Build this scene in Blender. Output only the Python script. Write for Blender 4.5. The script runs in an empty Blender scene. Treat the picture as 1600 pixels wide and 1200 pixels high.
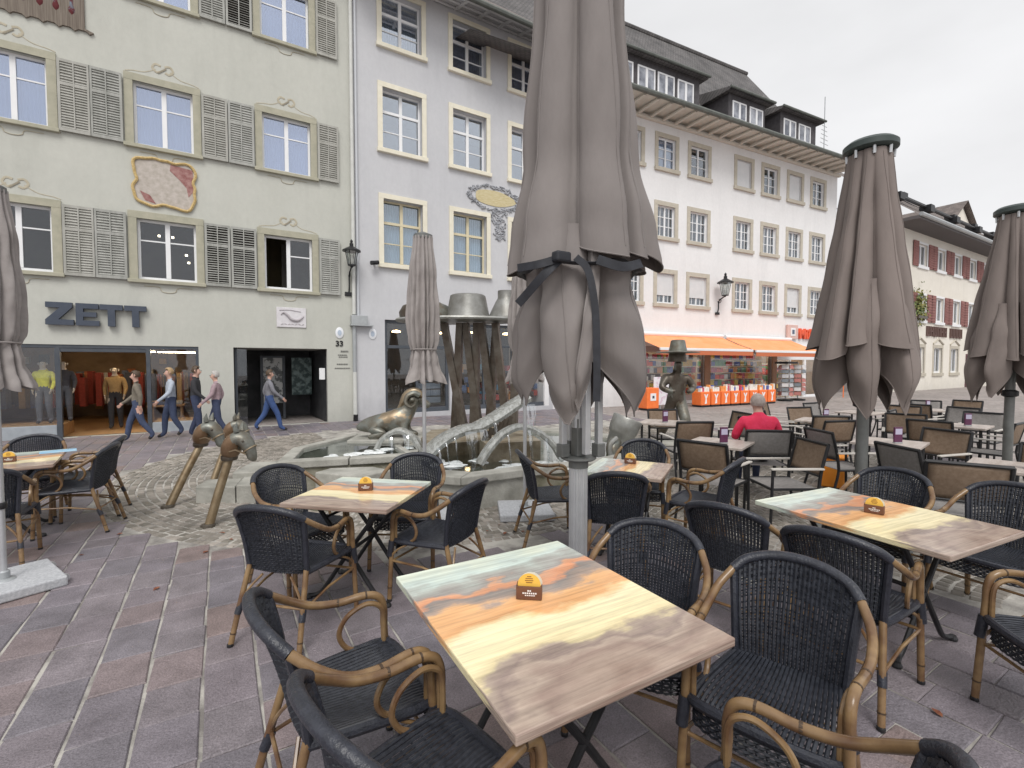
import bpy, bmesh, math, random
from mathutils import Vector, Matrix
random.seed(7)
R = math.radians
scene = bpy.context.scene
COL = scene.collection
# ---------------------------------------------------------------- camera, sky, sun, exposure
cam_d = bpy.data.cameras.new('camera'); cam = bpy.data.objects.new('camera', cam_d); COL.objects.link(cam)
cam_d.sensor_width = 36.0; cam_d.lens = 36.0 * 745 / 1600
cam_d.clip_end = 600; cam_d.clip_start = 0.05
YAW = R(31.4); PIT = math.atan(29 / 745)
cam.location = (0, 0, 1.70); cam.rotation_euler = (R(90) - PIT, 0, -YAW)
scene.camera = cam
world = bpy.data.worlds.new('World'); scene.world = world; world.use_nodes = True
wn = world.node_tree.nodes; wl = world.node_tree.links
for n in list(wn): wn.remove(n)
sky = wn.new('ShaderNodeTexSky'); sky.sky_type = 'NISHITA'; sky.sun_disc = False
sky.sun_elevation = R(52); sky.sun_rotation = R(200); sky.dust_density = 4.0; sky.air_density = 1.0
bw = wn.new('ShaderNodeRGBToBW'); wl.new(sky.outputs[0], bw.inputs[0])
mx = wn.new('ShaderNodeMix'); mx.data_type = 'RGBA'; mx.inputs[0].default_value = 0.88
mx.inputs[7].default_value = (7.1, 7.12, 7.25, 1)
wl.new(bw.outputs[0], mx.inputs[6])
wtc = wn.new('ShaderNodeTexCoord'); wmp = wn.new('ShaderNodeMapping'); wmp.inputs['Scale'].default_value = (1, 1, 2.6); wl.new(wtc.outputs['Generated'], wmp.inputs[0])
wnz = wn.new('ShaderNodeTexNoise'); wnz.inputs['Scale'].default_value = 2.3; wnz.inputs['Detail'].default_value = 5; wl.new(wmp.outputs[0], wnz.inputs['Vector'])
wmr = wn.new('ShaderNodeMapRange'); wmr.inputs[1].default_value = .3; wmr.inputs[2].default_value = .7; wmr.inputs[3].default_value = .90; wmr.inputs[4].default_value = 1.06; wl.new(wnz.outputs[0], wmr.inputs[0])
wvm = wn.new('ShaderNodeVectorMath'); wvm.operation = 'SCALE'; wl.new(mx.outputs[2], wvm.inputs[0]); wl.new(wmr.outputs[0], wvm.inputs['Scale'])
bg = wn.new('ShaderNodeBackground'); bg.inputs[1].default_value = 0.10
wl.new(wvm.outputs[0], bg.inputs[0])
wo = wn.new('ShaderNodeOutputWorld'); wl.new(bg.outputs[0], wo.inputs[0])
sun_d = bpy.data.lights.new('sun', 'SUN'); sun_d.energy = 1.5; sun_d.angle = R(28); sun_d.color = (1, .97, .93)
sun = bpy.data.objects.new('sun', sun_d); COL.objects.link(sun)
sun.rotation_euler = Vector((0.30, 0.55, -0.80)).to_track_quat('-Z', 'Y').to_euler()
vs = scene.view_settings
vs.view_transform = 'Standard'; vs.look = 'None'; vs.gamma = 1; vs.exposure = 0.46; vs.use_curve_mapping = False
scene.render.engine = 'CYCLES'

# ---------------------------------------------------------------- materials
MATS = {}
def nt(name):
    m = bpy.data.materials.new(name); m.use_nodes = True
    t = m.node_tree; b = t.nodes['Principled BSDF']
    return m, t, b
def mat(name, c1, c2=None, rough=.7, scale=4., bump=0., bscale=None, metal=0., spec=.5, detail=5., stretch=(1, 1, 1), coord='Object', lo=.35, hi=.65):
    if name in MATS: return MATS[name]
    m, t, b = nt(name); N, L = t.nodes, t.links
    b.inputs['Roughness'].default_value = rough; b.inputs['Metallic'].default_value = metal
    b.inputs['Specular IOR Level'].default_value = spec
    b.inputs['Base Color'].default_value = (*c1, 1)
    tc = N.new('ShaderNodeTexCoord'); mp = N.new('ShaderNodeMapping'); mp.inputs['Scale'].default_value = stretch
    L.new(tc.outputs[coord], mp.inputs[0])
    if c2:
        nz = N.new('ShaderNodeTexNoise'); nz.inputs['Scale'].default_value = scale; nz.inputs['Detail'].default_value = detail
        nz.inputs['Roughness'].default_value = .62
        L.new(mp.outputs[0], nz.inputs['Vector'])
        cr = N.new('ShaderNodeValToRGB'); cr.color_ramp.elements[0].position = lo; cr.color_ramp.elements[1].position = hi
        cr.color_ramp.elements[0].color = (*c1, 1); cr.color_ramp.elements[1].color = (*c2, 1)
        L.new(nz.outputs[0], cr.inputs[0]); L.new(cr.outputs[0], b.inputs['Base Color'])
    if bump:
        n2 = N.new('ShaderNodeTexNoise'); n2.inputs['Scale'].default_value = bscale or scale * 4; n2.inputs['Detail'].default_value = 6
        L.new(mp.outputs[0], n2.inputs['Vector'])
        bp = N.new('ShaderNodeBump'); bp.inputs['Strength'].default_value = bump; bp.inputs['Distance'].default_value = .02
        L.new(n2.outputs[0], bp.inputs['Height']); L.new(bp.outputs[0], b.inputs['Normal'])
    MATS[name] = m; return m
def glass(name, tint=(.8, .85, .9), refl=.25, rough=.02, gc=(.95, .97, 1)):
    if name in MATS: return MATS[name]
    m, t, b = nt(name); N, L = t.nodes, t.links; N.remove(b)
    out = [n for n in N if n.type == 'OUTPUT_MATERIAL'][0]
    g = N.new('ShaderNodeBsdfGlossy'); g.inputs['Roughness'].default_value = rough; g.inputs['Color'].default_value = (*gc, 1)
    tr = N.new('ShaderNodeBsdfTransparent'); tr.inputs['Color'].default_value = (*tint, 1)
    lw = N.new('ShaderNodeLayerWeight'); lw.inputs['Blend'].default_value = .5      # Schlick-like rim, the same on both faces of a pane
    fr = N.new('ShaderNodeMath'); fr.operation = 'POWER'; fr.inputs[1].default_value = 5; L.new(lw.outputs['Facing'], fr.inputs[0])
    ad = N.new('ShaderNodeMath'); ad.operation = 'MULTIPLY_ADD'; ad.inputs[1].default_value = .9 - refl; ad.inputs[2].default_value = refl + .04; L.new(fr.outputs[0], ad.inputs[0])
    ms = N.new('ShaderNodeMixShader'); L.new(ad.outputs[0], ms.inputs[0]); L.new(tr.outputs[0], ms.inputs[1]); L.new(g.outputs[0], ms.inputs[2])
    # slightly wavy panes
    tc = N.new('ShaderNodeTexCoord'); nz = N.new('ShaderNodeTexNoise'); nz.inputs['Scale'].default_value = 1.6
    L.new(tc.outputs['Object'], nz.inputs['Vector']); bp = N.new('ShaderNodeBump'); bp.inputs['Strength'].default_value = .06
    L.new(nz.outputs[0], bp.inputs['Height']); L.new(bp.outputs[0], g.inputs['Normal'])
    L.new(ms.outputs[0], out.inputs[0]); MATS[name] = m; return m
def plaster(name, c1, c2, dirt=.22):
    """lime plaster: broad mottling, rain streaks, splashed foot, hairline relief"""
    m, t, b = nt(name); N, L = t.nodes, t.links
    tc = N.new('ShaderNodeTexCoord')
    def noise(scale, sc3, det=6, rg=.6):
        mp = N.new('ShaderNodeMapping'); mp.inputs['Scale'].default_value = sc3; L.new(tc.outputs['Object'], mp.inputs[0])
        n = N.new('ShaderNodeTexNoise'); n.inputs['Scale'].default_value = scale; n.inputs['Detail'].default_value = det; n.inputs['Roughness'].default_value = rg; L.new(mp.outputs[0], n.inputs['Vector']); return n.outputs[0]
    def rng(x, a, b_, c, d):
        r = N.new('ShaderNodeMapRange'); r.inputs[1].default_value = a; r.inputs[2].default_value = b_; r.inputs[3].default_value = c; r.inputs[4].default_value = d; L.new(x, r.inputs[0]); return r.outputs[0]
    def mul(x, y):
        q = N.new('ShaderNodeMath'); q.operation = 'MULTIPLY'; L.new(x, q.inputs[0]); L.new(y, q.inputs[1]); return q.outputs[0]
    cr = N.new('ShaderNodeValToRGB'); cr.color_ramp.elements[0].position = .33; cr.color_ramp.elements[1].position = .67; cr.color_ramp.elements[0].color = (*c1, 1); cr.color_ramp.elements[1].color = (*c2, 1)
    L.new(noise(.55, (1, 1, 1), 8, .65), cr.inputs[0])
    streak = rng(noise(1.5, (1., 1., .16), 8, .68), .50, .80, 1., 1. - dirt)
    fine = rng(noise(9, (1, 1, .7), 8, .7), .3, .7, .955, 1.03)
    sp = N.new('ShaderNodeSeparateXYZ'); L.new(tc.outputs['Object'], sp.inputs[0])
    spl = N.new('ShaderNodeMath'); spl.operation = 'MULTIPLY_ADD'; L.new(noise(2.6, (1, 1, .5), 6, .7), spl.inputs[0]); spl.inputs[1].default_value = -1.7; L.new(sp.outputs[2], spl.inputs[2])
    foot = rng(spl.outputs[0], -.75, .05, 1. - dirt * 1.4, 1.)
    f = mul(mul(streak, fine), foot)
    vm = N.new('ShaderNodeVectorMath'); vm.operation = 'SCALE'; L.new(cr.outputs[0], vm.inputs[0]); L.new(f, vm.inputs['Scale']); L.new(vm.outputs[0], b.inputs['Base Color'])
    b.inputs['Roughness'].default_value = .9
    bp = N.new('ShaderNodeBump'); bp.inputs['Strength'].default_value = .22; bp.inputs['Distance'].default_value = .02; L.new(noise(22, (1, 1, 1), 8, .7), bp.inputs['Height']); L.new(bp.outputs[0], b.inputs['Normal'])
    MATS[name] = m; return m
def emit(name, c, s):
    if name in MATS: return MATS[name]
    m, t, b = nt(name); b.inputs['Base Color'].default_value = (*c, 1); b.inputs['Emission Color'].default_value = (*c, 1)
    b.inputs['Emission Strength'].default_value = s; MATS[name] = m; return m
def slab_mat(name, island):
    m, t, b = nt(name); N, L = t.nodes, t.links
    if island: g = N.new('ShaderNodeNewGeometry'); rnd = g.outputs['Random Per Island']
    else: g = N.new('ShaderNodeObjectInfo'); rnd = g.outputs['Random']
    cr = N.new('ShaderNodeValToRGB'); cr.color_ramp.interpolation = 'CONSTANT'
    cols = [(0.211, 0.184, 0.203), (0.201, 0.179, 0.201), (0.222, 0.190, 0.204), (0.194, 0.177, 0.199), (0.216, 0.187, 0.206), (0.231, 0.186, 0.191), (0.206, 0.183, 0.204), (0.225, 0.197, 0.214), (0.188, 0.171, 0.191), (0.218, 0.191, 0.208), (0.201, 0.177, 0.197), (0.208, 0.184, 0.199), (0.243, 0.188, 0.182)]
    el = cr.color_ramp.elements
    while len(el) < len(cols): el.new(.5)
    for i, c in enumerate(cols): el[i].position = i / len(cols); el[i].color = (*c, 1)
    L.new(rnd, cr.inputs[0])
    tc = N.new('ShaderNodeTexCoord'); gp = N.new('ShaderNodeNewGeometry')
    nz = N.new('ShaderNodeTexNoise'); nz.inputs['Scale'].default_value = 5; nz.inputs['Detail'].default_value = 8; nz.inputs['Roughness'].default_value = .7
    L.new(gp.outputs['Position'], nz.inputs['Vector'])
    n3 = N.new('ShaderNodeTexNoise'); n3.inputs['Scale'].default_value = 1.1; n3.inputs['Detail'].default_value = 3
    L.new(gp.outputs['Position'], n3.inputs['Vector'])
    mr = N.new('ShaderNodeMapRange'); mr.inputs[1].default_value = .3; mr.inputs[2].default_value = .7; mr.inputs[3].default_value = .74; mr.inputs[4].default_value = 1.26
    L.new(nz.outputs[0], mr.inputs[0])
    mr2 = N.new('ShaderNodeMapRange'); mr2.inputs[1].default_value = .35; mr2.inputs[2].default_value = .65; mr2.inputs[3].default_value = .88; mr2.inputs[4].default_value = 1.15
    L.new(n3.outputs[0], mr2.inputs[0])
    mu = N.new('ShaderNodeMath'); mu.operation = 'MULTIPLY'; L.new(mr.outputs[0], mu.inputs[0]); L.new(mr2.outputs[0], mu.inputs[1])
    n5 = N.new('ShaderNodeTexNoise'); n5.inputs['Scale'].default_value = 130; n5.inputs['Detail'].default_value = 3; L.new(gp.outputs['Position'], n5.inputs['Vector'])
    mr5 = N.new('ShaderNodeMapRange'); mr5.inputs[1].default_value = .3; mr5.inputs[2].default_value = .7; mr5.inputs[3].default_value = .70; mr5.inputs[4].default_value = 1.18; L.new(n5.outputs[0], mr5.inputs[0])
    mu5 = N.new('ShaderNodeMath'); mu5.operation = 'MULTIPLY'; L.new(mu.outputs[0], mu5.inputs[0]); L.new(mr5.outputs[0], mu5.inputs[1])
    vm = N.new('ShaderNodeVectorMath'); vm.operation = 'SCALE'; L.new(cr.outputs[0], vm.inputs[0]); L.new(mu5.outputs[0], vm.inputs['Scale'])
    L.new(vm.outputs[0], b.inputs['Base Color'])
    n2 = N.new('ShaderNodeTexNoise'); n2.inputs['Scale'].default_value = 70; n2.inputs['Detail'].default_value = 6
    L.new(gp.outputs['Position'], n2.inputs['Vector'])
    bp = N.new('ShaderNodeBump'); bp.inputs['Strength'].default_value = .8; bp.inputs['Distance'].default_value = .008
    L.new(n2.outputs[0], bp.inputs['Height']); L.new(bp.outputs[0], b.inputs['Normal'])
    rr = N.new('ShaderNodeMapRange'); rr.inputs[3].default_value = .38; rr.inputs[4].default_value = .75; L.new(nz.outputs[0], rr.inputs[0])
    L.new(rr.outputs[0], b.inputs['Roughness'])
    return m
def table_mat(name):
    m, t, b = nt(name); N, L = t.nodes, t.links
    tc = N.new('ShaderNodeTexCoord'); sp = N.new('ShaderNodeSeparateXYZ'); L.new(tc.outputs['Generated'], sp.inputs[0])
    def noise(scale, sc3, detail=4, rough=.55, off=0):
        mp = N.new('ShaderNodeMapping'); mp.inputs['Scale'].default_value = sc3; mp.inputs['Location'].default_value = (off, off, 0); L.new(tc.outputs['Generated'], mp.inputs[0])
        nz = N.new('ShaderNodeTexNoise'); nz.inputs['Scale'].default_value = scale; nz.inputs['Detail'].default_value = detail; nz.inputs['Roughness'].default_value = rough; L.new(mp.outputs[0], nz.inputs['Vector']); return nz.outputs[0]
    def mad(x, k, y):
        q = N.new('ShaderNodeMath'); q.operation = 'MULTIPLY_ADD'; L.new(x, q.inputs[0]); q.inputs[1].default_value = k
        if isinstance(y, float): q.inputs[2].default_value = y
        else: L.new(y, q.inputs[2])
        return q.outputs[0]
    v = mad(noise(1.7, (.9, 1.6, 1), 3, .5, 1.3), .62, sp.outputs[1]); v = mad(noise(7, (.8, 1.8, 1), 4, .6, 4.), .16, v); v = mad(sp.outputs[0], -.12, v)
    q = N.new('ShaderNodeMath'); q.operation = 'SUBTRACT'; L.new(v, q.inputs[0]); q.inputs[1].default_value = .285
    cr = N.new('ShaderNodeValToRGB'); el = cr.color_ramp.elements
    st = [(0, (.29, .205, .165)), (.07, (.42, .325, .265)), (.13, (.33, .245, .205)), (.19, (.45, .36, .295)), (.225, (.31, .24, .21)), (.265, (.42, .34, .275)), (.295, (.72, .61, .37)), (.36, (.85, .75, .47)), (.50, (.87, .78, .51)), (.55, (.79, .55, .29)), (.575, (.75, .40, .18)), (.66, (.78, .45, .22)), (.69, (.42, .32, .26)), (.74, (.28, .255, .235)), (.765, (.72, .33, .18)), (.80, (.69, .37, .22)), (.82, (.35, .32, .295)), (.88, (.43, .44, .40)), (.92, (.57, .66, .61)), (1, (.68, .73, .61))]
    while len(el) < len(st): el.new(.5)
    for i, (p, c) in enumerate(st): el[i].position = p; el[i].color = (*c, 1)
    L.new(q.outputs[0], cr.inputs[0])
    g = noise(24, (.07, 2.6, 1), 7, .75); g2 = noise(6, (.22, 5., 1), 5, .6, 2.)
    wv = N.new('ShaderNodeTexWave'); wv.wave_type = 'RINGS'; wv.inputs['Scale'].default_value = 7; wv.inputs['Distortion'].default_value = 5; wv.inputs['Detail'].default_value = 3; wv.inputs['Detail Scale'].default_value = .8
    mp = N.new('ShaderNodeMapping'); mp.inputs['Location'].default_value = (-.35, -.75, 0); mp.inputs['Scale'].default_value = (.6, 1.5, 1); L.new(tc.outputs['Generated'], mp.inputs[0]); L.new(mp.outputs[0], wv.inputs['Vector'])
    f = mad(g, 1.15, mad(g2, .55, mad(wv.outputs['Fac'], .09, .12)))
    vm = N.new('ShaderNodeVectorMath'); vm.operation = 'SCALE'; L.new(cr.outputs[0], vm.inputs[0]); L.new(f, vm.inputs['Scale'])
    L.new(vm.outputs[0], b.inputs['Base Color']); b.inputs['Roughness'].default_value = .2; b.inputs['Specular IOR Level'].default_value = .5
    return m
def bamboo_mat():
    m, t, b = nt('bamboo_tube'); N, L = t.nodes, t.links
    tc = N.new('ShaderNodeTexCoord'); nz = N.new('ShaderNodeTexNoise'); nz.inputs['Scale'].default_value = 9; nz.inputs['Detail'].default_value = 4
    L.new(tc.outputs['Object'], nz.inputs['Vector'])
    cr = N.new('ShaderNodeValToRGB'); e = cr.color_ramp.elements
    e[0].position = .34; e[0].color = (.125, .066, .034, 1); e[1].position = .66; e[1].color = (.285, .185, .090, 1)
    L.new(nz.outputs[0], cr.inputs[0]); L.new(cr.outputs[0], b.inputs['Base Color'])
    b.inputs['Roughness'].default_value = .24
    return m
def roof_mat(name, c1, c2):
    m, t, b = nt(name); N, L = t.nodes, t.links
    tc = N.new('ShaderNodeTexCoord'); br = N.new('ShaderNodeTexBrick')
    br.inputs['Scale'].default_value = 1; br.inputs['Brick Width'].default_value = .19; br.inputs['Row Height'].default_value = .16; br.inputs['Mortar Size'].default_value = .012
    br.inputs['Color1'].default_value = (*c1, 1); br.inputs['Color2'].default_value = (*c2, 1); br.inputs['Mortar'].default_value = (c1[0] * .35, c1[1] * .35, c1[2] * .35, 1)
    mp = N.new('ShaderNodeMapping'); mp.inputs['Rotation'].default_value = (R(-50), 0, 0); L.new(tc.outputs['Object'], mp.inputs[0]); L.new(mp.outputs[0], br.inputs['Vector'])
    nz = N.new('ShaderNodeTexNoise'); nz.inputs['Scale'].default_value = 1.2; nz.inputs['Detail'].default_value = 6; L.new(tc.outputs['Object'], nz.inputs['Vector'])
    mr = N.new('ShaderNodeMapRange'); mr.inputs[1].default_value = .3; mr.inputs[2].default_value = .7; mr.inputs[3].default_value = .7; mr.inputs[4].default_value = 1.3; L.new(nz.outputs[0], mr.inputs[0])
    vm = N.new('ShaderNodeVectorMath'); vm.operation = 'SCALE'; L.new(br.outputs[0], vm.inputs[0]); L.new(mr.outputs[0], vm.inputs['Scale'])
    L.new(vm.outputs[0], b.inputs['Base Color']); b.inputs['Roughness'].default_value = .8
    bp = N.new('ShaderNodeBump'); bp.inputs['Strength'].default_value = .5; bp.inputs['Distance'].default_value = .03; L.new(br.outputs['Fac'], bp.inputs['Height']); bp.invert = True
    L.new(bp.outputs[0], b.inputs['Normal']); return m

M_slab = slab_mat('porphyry_slab', False); M_slab_i = slab_mat('porphyry_slab_field', True)
M_table = table_mat('table_print'); M_bamboo = bamboo_mat()
M_wrap = mat('black_wrap', (.020, .022, .030), (.034, .037, .050), rough=.30, scale=30, bump=.25, bscale=120)
M_wicker = mat('black_wicker', (.016, .018, .024), (.040, .044, .056), rough=.30, scale=40)
M_blackmetal = mat('black_metal', (.014, .014, .016), (.03, .03, .032), rough=.45, scale=8, metal=.3)
M_green = plaster('plaster_green', (.49, .495, .448), (.54, .543, .494), .11)
M_grey = plaster('plaster_grey', (.52, .525, .548), (.57, .573, .59), .11)
M_whitewall = plaster('plaster_white', (.745, .74, .742), (.80, .795, .797), .10)
M_cream = plaster('plaster_cream', (.74, .70, .62), (.80, .76, .69), .10)
M_stonefr = mat('painted_stone_olive', (.36, .35, .27), (.43, .41, .32), rough=.85, scale=5, bump=.15)
M_creamfr = mat('painted_stone_cream', (.72, .68, .55), (.78, .74, .62), rough=.85, scale=5, bump=.1)
M_sandfr = mat('sandstone_frame', (.46, .42, .35), (.53, .49, .41), rough=.85, scale=5, bump=.1)
M_whitepaint = mat('white_paint', (.78, .79, .80), (.82, .82, .83), rough=.4, scale=6)
M_ochrepaint = mat('ochre_paint', (.62, .55, .38), (.68, .61, .43), rough=.5, scale=6)
M_shutter = mat('weathered_shutter', (.32, .325, .30), (.42, .422, .395), rough=.85, scale=7, bump=.2, stretch=(1, 1, .25))
M_redshutter = mat('red_shutter', (.24, .105, .095), (.30, .14, .125), rough=.8, scale=4)
M_glass = glass('window_glass', (.8, .85, .9), .13); M_brightglass = glass('bright_window_glass', (.8, .85, .9), .42, .02, (.78, .82, .88)); M_darkglass = glass('dark_window_glass', (.8, .82, .84), .03); M_shopglass = glass('shop_glass', (.93, .95, .96), .03); M_paleglass = glass('sky_glass', (.8, .85, .9), .40, .02, (.70, .76, .92))
M_curtain = mat('net_curtain', (.62, .64, .74), (.74, .75, .82), rough=.95, scale=12, stretch=(6, 1, .2))
M_bluecurtain = mat('blue_curtain', (.42, .53, .58), (.60, .68, .70), rough=.95, scale=10, stretch=(6, 1, .2))
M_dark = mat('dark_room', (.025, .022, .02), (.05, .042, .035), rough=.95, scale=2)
M_anthra = mat('anthracite_metal', (.055, .065, .08), (.075, .085, .10), rough=.45, scale=6)
M_slate = roof_mat('slate_roof', (.105, .10, .10), (.14, .13, .128)); M_tile = roof_mat('brown_tile_roof', (.15, .125, .115), (.20, .165, .15))
M_soffit = mat('soffit_boards', (.55, .52, .46), (.62, .59, .53), rough=.8, scale=3)
M_greysoffit = mat('soffit_grey', (.40, .40, .41), (.46, .46, .47), rough=.8, scale=3)
M_zinc = mat('zinc', (.36, .38, .39), (.44, .46, .47), rough=.45, scale=5, metal=.35)
M_fabric = mat('taupe_canvas', (.190, .170, .163), (.232, .209, .200), rough=.9, scale=2.2, bump=.55, bscale=7, stretch=(1, 1, .35))
M_fabric_b = mat('brown_canvas', (.175, .146, .134), (.220, .184, .169), rough=.9, scale=2.2, bump=.55, bscale=7, stretch=(1, 1, .35))
M_fabric_l = mat('light_taupe_canvas', (.27, .245, .235), (.36, .33, .318), rough=.9, scale=5, bump=.1, bscale=160)
M_alu = mat('aluminium', (.50, .51, .53), (.60, .61, .62), rough=.38, scale=5, metal=.6)
M_greypole = mat('grey_pole', (.13, .135, .13), (.18, .185, .18), rough=.5, scale=6, metal=.2)
M_concrete = mat('parasol_base_stone', (.36, .37, .39), (.52, .53, .55), rough=.85, scale=60, bump=.15)
M_stone = mat('fountain_stone', (.27, .265, .235), (.43, .42, .38), rough=.85, scale=3.2, bump=.35, bscale=30)
M_stone2 = mat('fountain_stone_mossy', (.13, .125, .075), (.33, .31, .26), rough=.9, scale=3.0, bump=.4, bscale=24)
M_bronze = mat('bronze_patina', (.155, .130, .095), (.225, .245, .228), rough=.42, scale=5, metal=.55, bump=.2, bscale=26)
M_bronze_d = mat('bronze_dark', (.075, .055, .04), (.13, .115, .095), rough=.4, scale=5, metal=.5, bump=.2, bscale=20)
M_bronze_l = mat('bronze_grey', (.23, .225, .205), (.34, .345, .33), rough=.4, scale=4, metal=.45, bump=.15, bscale=20)
M_gold = mat('bronze_polished', (.25, .18, .11), (.34, .28, .20), rough=.4, scale=5, metal=.7, bump=.15, bscale=26)
M_channel = mat('wet_channel', (.22, .22, .20), (.50, .515, .50), rough=.22, scale=6, bump=.4, bscale=26, stretch=(3, 3, 1), metal=.1, lo=.34, hi=.72)
M_water = glass('water', (.82, .88, .86), .12, .05)
M_foam = mat('white_water', (.62, .66, .66), (.86, .88, .88), rough=.25, scale=14, bump=.5, bscale=40)
M_textil = mat('brown_textilene', (.17, .115, .075), (.23, .165, .115), rough=.7, scale=30)
M_textil_g = mat('grey_textilene', (.21, .195, .185), (.27, .255, .245), rough=.7, scale=30)
M_lighttop = mat('terrace_tabletop', (.40, .34, .30), (.52, .46, .42), rough=.45, scale=6, stretch=(.4, 3, 1))
M_purple = mat('purple_card', (.10, .025, .07), rough=.4)
M_orange = mat('orange_plastic', (.85, .17, .03), (.9, .21, .05), rough=.45, scale=5)
M_awning = mat('orange_awning', (.95, .33, .13), (.98, .40, .19), rough=.8, scale=2)
M_red = mat('red_jacket', (.70, .022, .075), (.80, .04, .115), rough=.75, scale=9, bump=.3, bscale=22)
M_skin = mat('skin', (.52, .31, .24), (.58, .36, .28), rough=.55, scale=9)
M_letter = mat('slate_blue_letters', (.045, .058, .085), (.058, .072, .10), rough=.5, scale=5)
M_wood = mat('shop_wood', (.30, .165, .07), (.40, .235, .11), rough=.5, scale=4, stretch=(.3, 3, 1))

# ---------------------------------------------------------------- mesh helpers
class MB:
    def __init__(s): s.v = []; s.f = []; s.mi = []; s.cur = 0
    def add(s, vs, fs, M=None):
        o = len(s.v)
        for p in vs:
            p = Vector(p); s.v.append(tuple(M @ p) if M else tuple(p))
        for f in fs: s.f.append(tuple(i + o for i in f)); s.mi.append(s.cur)
        return s
    def box(s, x0, x1, y0, y1, z0, z1, M=None):
        return s.add([(x0, y0, z0), (x1, y0, z0), (x1, y1, z0), (x0, y1, z0), (x0, y0, z1), (x1, y0, z1), (x1, y1, z1), (x0, y1, z1)],
                     [(0, 3, 2, 1), (4, 5, 6, 7), (0, 1, 5, 4), (1, 2, 6, 5), (2, 3, 7, 6), (3, 0, 4, 7)], M)
    def bbox(s, x0, x1, y0, y1, z0, z1, b=.006, M=None):      # box with chamfered edges
        bm = bmesh.new(); bmesh.ops.create_cube(bm, size=1)
        for v in bm.verts: v.co = Vector(((x0 + x1) / 2 + v.co.x * (x1 - x0), (y0 + y1) / 2 + v.co.y * (y1 - y0), (z0 + z1) / 2 + v.co.z * (z1 - z0)))
        bmesh.ops.bevel(bm, geom=list(bm.edges), offset=b, segments=2, affect='EDGES', profile=.5)
        bm.verts.ensure_lookup_table()
        vs_ = [v.co[:] for v in bm.verts]; fs_ = [[v.index for v in f.verts] for f in bm.faces]; bm.free()
        return s.add(vs_, fs_, M)
    def tube(s, pts, r, n=8, caps=True, closed=False, flat=1.0, M=None):
        P = [Vector(p) for p in pts]; k = len(P); rr = r if isinstance(r, (list, tuple)) else [r] * k
        vs_, fs_ = [], []; prev = None
        for i in range(k):
            if closed: t = P[(i + 1) % k] - P[i - 1]
            else: t = P[min(i + 1, k - 1)] - P[max(i - 1, 0)]
            t.normalize()
            if prev is None:
                a = Vector((0, 0, 1)) if abs(t.z) < .9 else Vector((1, 0, 0)); u = t.cross(a).normalized()
            else: u = (prev - t * prev.dot(t)).normalized()
            prev = u; w = t.cross(u)
            for j in range(n):
                an = 2 * math.pi * j / n; vs_.append(P[i] + (u * math.cos(an) + w * math.sin(an) * flat) * rr[i])
        for i in range(k if closed else k - 1):
            a, b = i * n, ((i + 1) % k) * n
            for j in range(n): fs_.append((a + j, a + (j + 1) % n, b + (j + 1) % n, b + j))
        if caps and not closed: fs_.append(tuple(range(n - 1, -1, -1))); fs_.append(tuple((k - 1) * n + j for j in range(n)))
        return s.add(vs_, fs_, M)
    def lathe(s, prof, n=24, M=None, cap=True):
        vs_, fs_ = [], []; k = len(prof)
        for (r, z) in prof:
            for j in range(n): a = 2 * math.pi * j / n; vs_.append((r * math.cos(a), r * math.sin(a), z))
        for i in range(k - 1):
            for j in range(n): fs_.append((i * n + j, i * n + (j + 1) % n, (i + 1) * n + (j + 1) % n, (i + 1) * n + j))
        if cap: fs_.append(tuple(range(n - 1, -1, -1))); fs_.append(tuple((k - 1) * n + j for j in range(n)))
        return s.add(vs_, fs_, M)
    def prism(s, poly, z0, z1, M=None):
        n = len(poly); vs_ = [(x, y, z0) for x, y in poly] + [(x, y, z1) for x, y in poly]
        fs_ = [tuple(range(n - 1, -1, -1)), tuple(range(n, 2 * n))] + [(i, (i + 1) % n, n + (i + 1) % n, n + i) for i in range(n)]
        return s.add(vs_, fs_, M)
    def wallprism(s, poly, y0, y1):       # polygon in x,z extruded along y
        n = len(poly); vs_ = [(x, y0, z) for x, z in poly] + [(x, y1, z) for x, z in poly]
        fs_ = [tuple(range(n)), tuple(range(2 * n - 1, n - 1, -1))] + [((i + 1) % n, i, n + i, n + (i + 1) % n) for i in range(n)]
        return s.add(vs_, fs_)
    def build(s, name, m, parent=None, smooth=False, angle=40):
        me = bpy.data.meshes.new(name); me.from_pydata(s.v, [], s.f); me.update()
        ms = m if isinstance(m, (list, tuple)) else [m]
        for x in ms: me.materials.append(x)
        if len(ms) > 1: me.polygons.foreach_set('material_index', s.mi)
        if smooth:
            me.polygons.foreach_set('use_smooth', [True] * len(me.polygons))
            if angle: 
                try: me.set_sharp_from_angle(angle=R(angle))
                except Exception: pass
        o = bpy.data.objects.new(name, me); COL.objects.link(o)
        if parent: o.parent = parent
        return o
def tag(o, label=None, cat=None, group=None, kind=None):
    if label: o['label'] = label
    if cat: o['category'] = cat
    if group: o['group'] = group
    if kind: o['kind'] = kind
    return o
def empty(name, loc=(0, 0, 0), rz=0.):
    o = bpy.data.objects.new(name, None); COL.objects.link(o); o.location = loc; o.rotation_euler = (0, 0, rz); o.empty_display_size = .2
    return o
def copy_tree(o, parent=None):
    c = o.copy(); COL.objects.link(c)
    if parent: c.parent = parent
    for ch in list(o.children): copy_tree(ch, c)
    return c
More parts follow.
